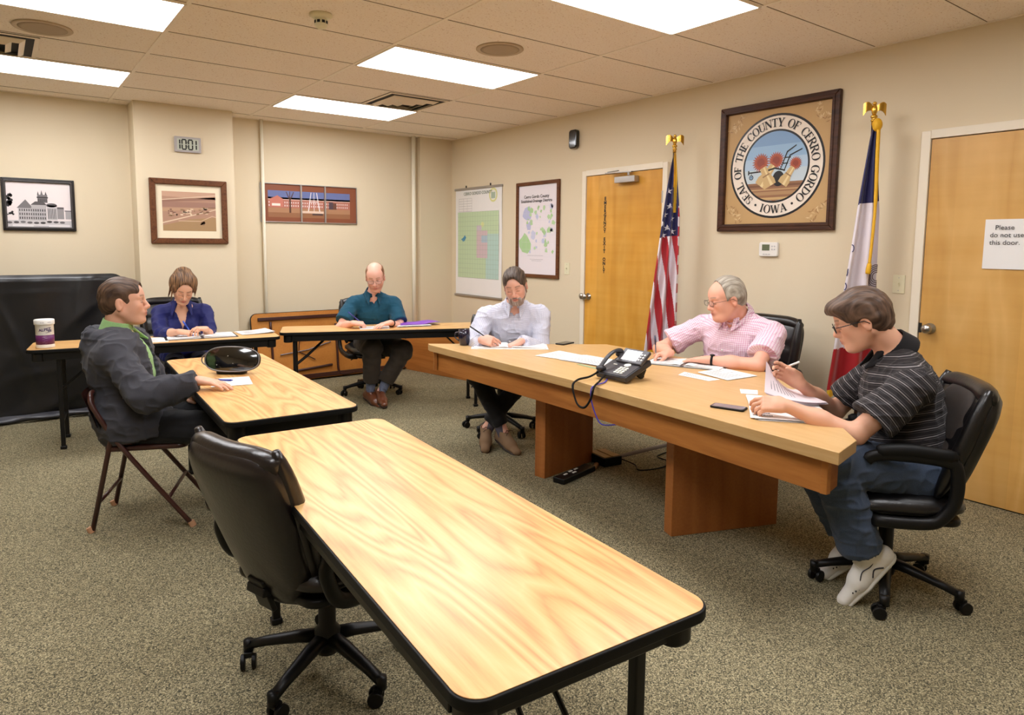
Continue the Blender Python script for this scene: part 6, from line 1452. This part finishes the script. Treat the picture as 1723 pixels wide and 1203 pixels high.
sheetset('paper_stack', 'thick white papers beside the desk phone handset', 'paper', [(2.86, 3.23), (3.10, 3.25), (3.13, 2.95), (2.90, 2.86)], DZ, 6, 'loose papers', seed=9)
t = thing('green_card', 'pale green card sticking out under the papers by the desk phone', 'card', (2.835, 2.93, DZ), R(-95)); b = MB(); b.box((0, 0, .0008), (.22, .03, .0012)); b.build('card', mat('pale green card', (150, 166, 130), .7), t)
binder('open binder of papers under the hands of the man in pink', 3.405, 2.66, R(-67), DZ, w_=.235, d_=.25, cover=(70, 70, 74), pages=.008)
sheetset('paper_sheet', 'white papers on the desk beside the elbow of the man in pink', 'paper', [(3.23, 2.44), (3.46, 2.44), (3.42, 2.18), (3.17, 2.20)], DZ, 3, 'loose papers', seed=10)
sheetset('paper_sheet', 'small white sheet nearest the desk phone, edge under the other papers', 'paper', [(3.075, 2.46), (3.18, 2.50), (3.16, 2.24), (3.07, 2.25)], DZ, 1, 'loose papers', seed=12)
# documents in front of the man in stripes
AS = math.atan2(1.375 - 1.68, 2.709 - 3.135)
t = sheetset('document_packet', 'thick white document packet under the forearm of the man in stripes', 'document', [(2.545, 1.625), (2.725, 1.395), (3.10, 1.665), (2.92, 1.91)], DZ, 7, None, lines=False, seed=14)
b = MB(); Mp = Matrix.Translation((2.620 - t.location.x, 1.640 - t.location.y, .0108)) @ Matrix.Rotation(R(128), 4, 'Z')
for k, s_ in enumerate(('MINUTES', 'of the', 'BOARD')): add_text(b, s_, .020 if k != 1 else .010, Mp @ Matrix.Translation((0, .022 - k * .022, 0)), .0006)
b.build('cover_text', mat('black print', (34, 34, 40)), t)
t = thing('lifted_pages', 'pinkish pages held up curled between the hands of the man in stripes', 'document', (2.80, 1.68, DZ + .012))
def lp(u, v, off=0):
    a = Vector((2.66, 1.60, DZ + .035)); b_ = Vector((2.935, 1.84, DZ + .030)); e0 = Vector((3.02, 1.56, DZ + .016)); e1 = Vector((3.17, 1.80, DZ + .016))
    base = (Vector((2.665, 1.655, DZ + .09)) * (1 - v) + Vector((2.90, 1.80, DZ + .185)) * v); end = e0 * (1 - v) + e1 * v; s_ = u
    p = base * (1 - s_) ** 1.0 + end * s_; p.z = (base.z) * (1 - s_) ** 1.9 + end.z * (1 - (1 - s_) ** 1.9); return p - Vector((2.80, 1.68, DZ + .012)) + Vector((-.003, .002, .004)) * off
M_pinkp = mat('pinkish paper', (238, 224, 230), .8)
for k in range(3):
    b = MB(); b.grid(lambda u, v: lp(u, v, k), 16, 8); sh = b.build('page', M_pinkp, t, smooth=True)
b = MB()
for i in range(8):
    u0 = .12 + i * .06; b._add([lp(u0, .2, 2.4), lp(u0, .75 - .1 * (i % 3), 2.4), lp(u0 + .012, .75 - .1 * (i % 3), 2.4), lp(u0 + .012, .2, 2.4)], [(0, 1, 2, 3)])
b.build('printed_lines', M_print, t)
sheetset('note_card', 'small white note card in front of the hands of the man in stripes', 'paper', [(2.945, 1.965), (3.03, 2.03), (3.08, 1.96), (2.99, 1.90)], DZ, 1, None, lines=False)
pen('white pen in the far hand of the man in stripes', (2.985, 1.86, .865), (3.10, 1.755, .935), M_white, M_white)

# desk phone: local x = away from the user edge, y = to the left of the reader
t = thing('desk_phone', 'grey black desk phone with handset, tilted screen and keypad on the desk', 'telephone', (2.635, 2.555, DZ), R(1))
M_ph = mat('charcoal phone plastic', (66, 64, 68), .4); M_ph2 = mat('dark handset plastic', (38, 37, 42), .35)
Tp = Matrix.Translation((0, 0, .004)) @ Matrix.Rotation(R(-21), 4, 'Y')
b = MB(); b.prism([(0, -.112), (.215, -.112), (.215, .112), (0, .112)], .0, .034, Tp); b.build('phone_base', M_ph2, t, bevel=.008, seg=3)
b = MB(); b.prism([(.006, -.106), (.150, -.106), (.150, .106), (.006, .106)], .034, .038, Tp); b.build('phone_face', M_ph, t, bevel=.002)
Ts = Tp @ Matrix.Translation((.13, -.022, .036)) @ Matrix.Rotation(R(-17), 4, 'Y')
b = MB(); b.prism([(0, -.09), (.105, -.09), (.105, .09), (0, .09)], -.008, .014, Ts); sc_ = b.build('screen_housing', M_ph, t, bevel=.006)
b = MB(); b.prism([(.016, -.048), (.090, -.048), (.090, .062), (.016, .062)], .014, .0148, Ts); b.build('screen', mat('pale phone display', (214, 212, 216), .12, spec=.6), sc_)
b = MB()
for i in range(2):
    for j in range(3): b.lathe([(.006, .014), (.006, .0165), (0, .017)], 12, (0, 0, 0), None) if False else b.prism(disc(.03 + j * .019, -.060 - i * .018, .0055, None, 12), .014, .017, Ts)
b.build('screen_button', M_white, sc_)
for r_ in range(4):
    for c_ in range(3):
        b = MB(); b.prism(rrect(.013, .0165, .004, 3), .038, .0415, Tp @ Matrix.Translation((.028 + r_ * .0175, -.058 + c_ * .022 + 0.0, 0))); b.build('key', mat('white phone key', (226, 226, 214), .4), t)
b = MB(); b.prism(disc(.112, -.034, .017, .021, 22), .038, .042, Tp); b.build('navigation_button', mat('white phone key', (226, 226, 214)), t)
b = MB(); b.prism([(.135, -.08), (.141, -.08), (.141, .0), (.135, .0)], .038, .041, Tp); b.prism([(.10, .035), (.105, .035), (.105, .06), (.10, .06)], .038, .041, Tp); b.build('label_strip', mat('white phone key', (226, 226, 214)), t)
hp_ = [Tp @ Vector(p_) for p_ in ((.005, .078, .052), (.03, .078, .066), (.09, .078, .088), (.15, .078, .092), (.195, .078, .070))]
b = MB(); b.tube(spline(hp_, 7), [.022, .024, .022, .018, .016, .015, .014] + [.0135] * 15 + [.015, .017, .020, .023, .024, .023, .020], 14, flat=.7)
b.ell(Tp @ Vector((.02, .078, .052)), (.030, .026, .018)); b.ell(Tp @ Vector((.185, .078, .056)), (.028, .026, .018)); b.build('handset', M_ph2, t, smooth=True)
b = MB(); b.box((.185, -.05, .032), (.05, .012, .064), rotm(0, R(30), 0)); b.box((.185, .05, .032), (.05, .012, .064), rotm(0, R(30), 0)); b.box((.20, 0, .010), (.012, .11, .012)); b.build('stand', M_black, t, bevel=.003)
cp = spline([(2.640, 2.650, .800), (2.56, 2.645, .778), (2.47, 2.640, .772), (2.41, 2.615, .748), (2.405, 2.575, .665), (2.415, 2.53, .650), (2.42, 2.49, .70), (2.435, 2.48, .765), (2.52, 2.53, .775), (2.63, 2.60, .785)], 22)
b = MB(); o_ = Vector(t.location); rz_ = Matrix.Rotation(-R(1), 3, 'Z'); core = [rz_ @ (p_ - o_) for p_ in cp]; b.tube(core, .0048, 10); coil = []
for i in range(len(core) - 1):
    d_ = (core[i + 1] - core[i]); s_, u_, _ = basis(d_)
    for k in range(4):
        a = 2 * PI * k / 4; coil.append(core[i] + d_ * (k / 4) + (s_ * math.cos(a) + u_ * math.sin(a)) * .0052)
b.tube(coil, .0017, 5); b.build('coiled_cord', M_rubber, t, smooth=True)
b = MB(); b.tube(spline([(2.655, 2.60, .768), (2.56, 2.53, .766), (2.47, 2.50, .768), (2.428, 2.492, .755), (2.425, 2.49, .70), (2.44, 2.47, .62), (2.46, 2.44, .572), (2.54, 2.40, .57)], 8), .0032, 8)
tag(b.build('network_cable', mat('blue cable jacket', (62, 60, 190), .4), smooth=True), 'blue network cable hanging from the desk phone over the desk front', 'cable')

# ---- floor: power strip, junction box, raceway, cable
t = thing('power_strip', 'black power strip with white plugs on the carpet by the left pedestal', 'power strip', (2.93, 3.145, 0), R(13))
b = MB(); b.box((0, 0, .018), (.36, .085, .036)); b.build('strip_body', M_black, t, bevel=.005)
b = MB()
for x, y in ((-.09, .01), (-.02, .02), (-.02, -.01), (.04, .02)): b.box((x, y, .037), (.035, .014, .003))
b.build('socket', M_white, t)
t = thing('floor_box', 'tan topped floor outlet box under the desk', 'outlet box', (3.30, 3.245, 0), R(-8)); b = MB(); b.box((0, 0, .03), (.15, .19, .06)); b.build('box_body', M_black, t, bevel=.004)
b = MB(); b.box((0, 0, .062), (.13, .17, .004)); b.box((0, 0, .066), (.012, .17, .004)); b.build('box_lid', mat('tan lid', (150, 116, 76), .5), t)
b = MB(); b.grid(lambda u, v: Vector((3.42 + u * .75, 3.27 + (v - .5) * .055 - u * .02, .014 * math.sin(v * PI) ** .6 + .001)), 10, 8)
tag(b.build('cable_cover', mat('grey brown cable cover', (96, 84, 76), .6), smooth=True), 'grey cable cover strip running across the carpet under the desk', 'cable cover')
b = MB(); b.tube(spline([(3.11, 3.16, .018), (3.16, 3.19, .012), (3.20, 3.22, .012)], 5), .018, 8, flat=.7); tag(b.build('tape_bundle', mat('tan tape', (150, 108, 62), .6), smooth=True), 'tan taped cord between the power strip and the floor box', 'cord')
b = MB(); b.tube(spline([(3.38, 3.22, .03), (3.42, 3.08, .005), (3.36, 2.98, .005), (3.52, 2.93, .005), (3.66, 2.98, .005), (3.68, 3.10, .005), (3.78, 3.13, .005), (4.1, 3.16, .005)], 8), .004, 6)
tag(b.build('floor_cable', M_rubber, smooth=True), 'thin black cord looping on the carpet under the desk', 'cord')

# ------------------------------------------------------------------ flags
def flag(label, name, X0, Y0, ztop, zbot, width, colour, leftd, cord=False, nfold=2.4, r0=.012):
    t = thing(name, label, 'flag', (X0, Y0, 0))
    b = MB(); b.cyl((0, 0, .03), (0, 0, ztop + .01), .0125, 14); b.build('flag_pole', M_frameb, t, smooth=True)
    b = MB(); b.lathe([(.15, 0), (.15, .012), (.11, .03), (.03, .045), (.022, .09), (0.0, .09)], 32); b.build('pole_base', M_gold, t, smooth=True)
    b = MB(); b.lathe([(.014, 0), (.014, .02), (.018, .025), (.018, .032), (.010, .036), (.019, .045), (.020, .054), (.012, .062), (0, .064)], 20, (0, 0, ztop + .005)); b.build('ferrule', M_gold, t, smooth=True)
    ze = ztop + .095; ea = MB(); l = Vector(leftd); f_ = Vector((-l.y, l.x, 0))
    ea.ell((0, 0, ze), (.017, .017, .034)); ea.ell((0, 0, ze + .038), (.012, .012, .013)); ea.ell((0, 0, ze - .036), (.012, .016, .012)); ea.tube([Vector((0, 0, ze + .04)) , Vector((0, 0, ze + .036)) + l * .02], [.006, .001], 8)
    ea.build('eagle', M_gold, t, smooth=True)
    for s in (-1, 1):
        w_ = MB()
        def wing(u, v): return Vector((0, 0, ze + .022)) + l * s * (.010 + .060 * u) + Vector((0, 0, .034 * math.sin(u * PI * .62) - .018 * u * u - (v) * (.030 + .042 * u) + .004 * math.sin(u * 40) * v)) + f_ * (.006 * math.sin(u * 3))
        w_.grid(wing, 14, 6); w_.grid(lambda u, v: wing(1 - u, v) + f_ * .003, 14, 6); w_.build('eagle_wing', M_gold, t, smooth=True)
    H_ = ztop - zbot
    def S(u, v):
        z = ztop - v * H_ + (.035 * v * (u - .5)); x = -(width[0] * v ** .8 + .010) * (1 - u) + (width[1] * min(1, v * 3) + .006) * u
        dpt = .020 + (.006 + .026 * min(1, v * 2)) * (1 + math.sin(u * 2 * PI * nfold + .7 + .5 * v))
        p = l * -x + f_ * dpt; return Vector((p.x, p.y, z))
    b = MB(); b.grid(S, 90, 220, lambda u, v: colour(-(width[0] * v ** .8 + .010) * (1 - u) + (width[1] * min(1, v * 3) + .006) * u, ztop - v * H_ + (.035 * v * (u - .5)), u, v))
    fl = b.build('flag_cloth', M_cloth, t, smooth=True)
    # back of the cloth bundle
    b = MB()
    def Bk(u, v):
        p = S(1 - u, v); q_ = -(.03 + .05 * min(1, v * 2)) * math.sin(u * PI) - .004; return p + f_ * -q_ * -1 if False else p - f_ * -q_
    b.grid(lambda u, v: S(1 - u, v) - f_ * ((.02 + .05 * min(1, v * 2)) * math.sin(u * PI) + .002), 40, 60, lambda u, v: colour(-(width[0] * v ** .8 + .010) * u + (width[1] * min(1, v * 3) + .006) * (1 - u), ztop - v * H_, 1 - u, v)); b.build('flag_cloth_back', M_cloth, fl, smooth=True)
    b = MB()
    b.grid(lambda u, v: S(u, 1.0) + f_ * .003 - Vector((0, 0, v * .05)), 90, 3); b.build('fringe', mat('yellow fringe', (226, 180, 40), .7, bump=.5, bscale=300), t, smooth=True)
    return t, S, f_
imgl = (-.804, .594, 0)
RED, WHT, BLU = (176, 34, 44), (226, 218, 226), (34, 34, 84)
def us(x, z, u, v):
    if -.012 < x < .016 and z > 1.75 + .2 * (x < 0): return (224, 178, 40)
    if x > .028: return BLU if z > 1.80 else (RED if int((z + .01) / .075) % 2 else WHT)
    if z > 1.555 + .12 * (x + .1): return BLU
    return RED if int((x + .115 * z + 1.0) / .047) % 2 else WHT
t, S, f_ = flag('United States flag hanging on a pole with a gold eagle by the emergency exit door', 'national_flag', 4.345, 3.585, 2.215, .66, (.205, .045), us, imgl)
b = MB()
def findp(xt, zt):   # point on the cloth at a given offset and height
    v = (2.215 - zt) / (2.215 - .66); wl = .205 * v ** .8 + .010; wr_ = .045 * min(1, v * 3) + .006; u = (xt + wl) / (wl + wr_); return u, v
for xt, zt in ((-.044, 1.92), (-.034, 1.80), (-.070, 1.735), (-.016, 1.70), (-.094, 1.665), (-.050, 1.632), (-.008, 1.600), (-.078, 1.575)):
    pts = []
    for k in range(10):
        r_ = (.027 if k % 2 == 0 else .011); a = PI / 2 + k * PI / 5; u, v = findp(xt + r_ * math.cos(a), zt + r_ * math.sin(a)); pts.append(S(min(max(u, .002), 1), v) + f_ * .004)
    u, v = findp(xt, zt); c0 = len(b.v); b.v += [tuple(p_) for p_ in pts] + [tuple(S(min(max(u, .002), 1), v) + f_ * .005)]
    for k in range(10): b.f.append((c0 + k, c0 + (k + 1) % 10, c0 + 10)); b.c.append(None)
b.build('star', mat('white satin stars', (232, 228, 234), .5), t)
def ia(x, z, u, v):
    if z > 1.775 + .5 * x * .55 - .02 * u: return BLU
    if z > .86: return WHT
    return (160, 24, 32)
t, S, f_ = flag('Iowa state flag with a gold cord on a pole by the near door', 'state_flag', 4.345, 2.065, 2.225, .62, (.225, .045), ia, imgl, nfold=1.8)
b = MB(); cpts = [S(.62, .02) + f_ * .03, S(.62, .12) + f_ * .03, S(.62, .3) + f_ * .026, S(.60, .42) + f_ * .024, S(.58, .52) + f_ * .024]; b.tube(spline(cpts, 10), [.011] * 20 + [.009] * 21, 8); b.ell(tuple(S(.64, .0) + f_ * .01), (.028, .028, .04)); b.tube(spline([S(.58, .52) + f_ * .024, S(.57, .56) + f_ * .024], 4), [.012, .014, .016, .016, .014], 8)
b.build('gold_cord', mat('gold twisted cord', (230, 176, 28), .6, bump=.8, bscale=160), t, smooth=True)
b = MB()
for k, r_ in enumerate((.062, .052, .042, .032, .022)):
    arc = []
    for i in range(13):
        a = R(60 + 240 * i / 12); xt = .052 + r_ * math.cos(a) * .8; zt = 1.30 + r_ * 1.2 * math.sin(a); v = (2.225 - zt) / 1.605; wl = .225 * v ** .8 + .01; wr_ = .051; u = (xt + wl) / (wl + wr_); arc.append(S(min(max(u, 0), 1), v) + f_ * .004)
    b.tube(arc, .0022, 5)
b.build('eagle_emblem', mat('brown emblem thread', (92, 62, 56), .7), t)
b = MB()
for zt, xt in ((1.49, -.13), (1.345, -.16), (1.26, -.165)):
    arc = []
    for i in range(9):
        a = R(-80 + 200 * i / 8); x_ = xt + .012 * math.cos(a); z_ = zt + .022 * math.sin(a); v = (2.225 - z_) / 1.605; wl = .225 * v ** .8 + .01; u = (x_ + wl) / (wl + .051); arc.append(S(min(max(u, 0), 1), v) + f_ * .004)
    b.tube(arc, .003, 5)
b.build('emblem_lettering', mat('navy emblem thread', (36, 44, 96), .7), t)
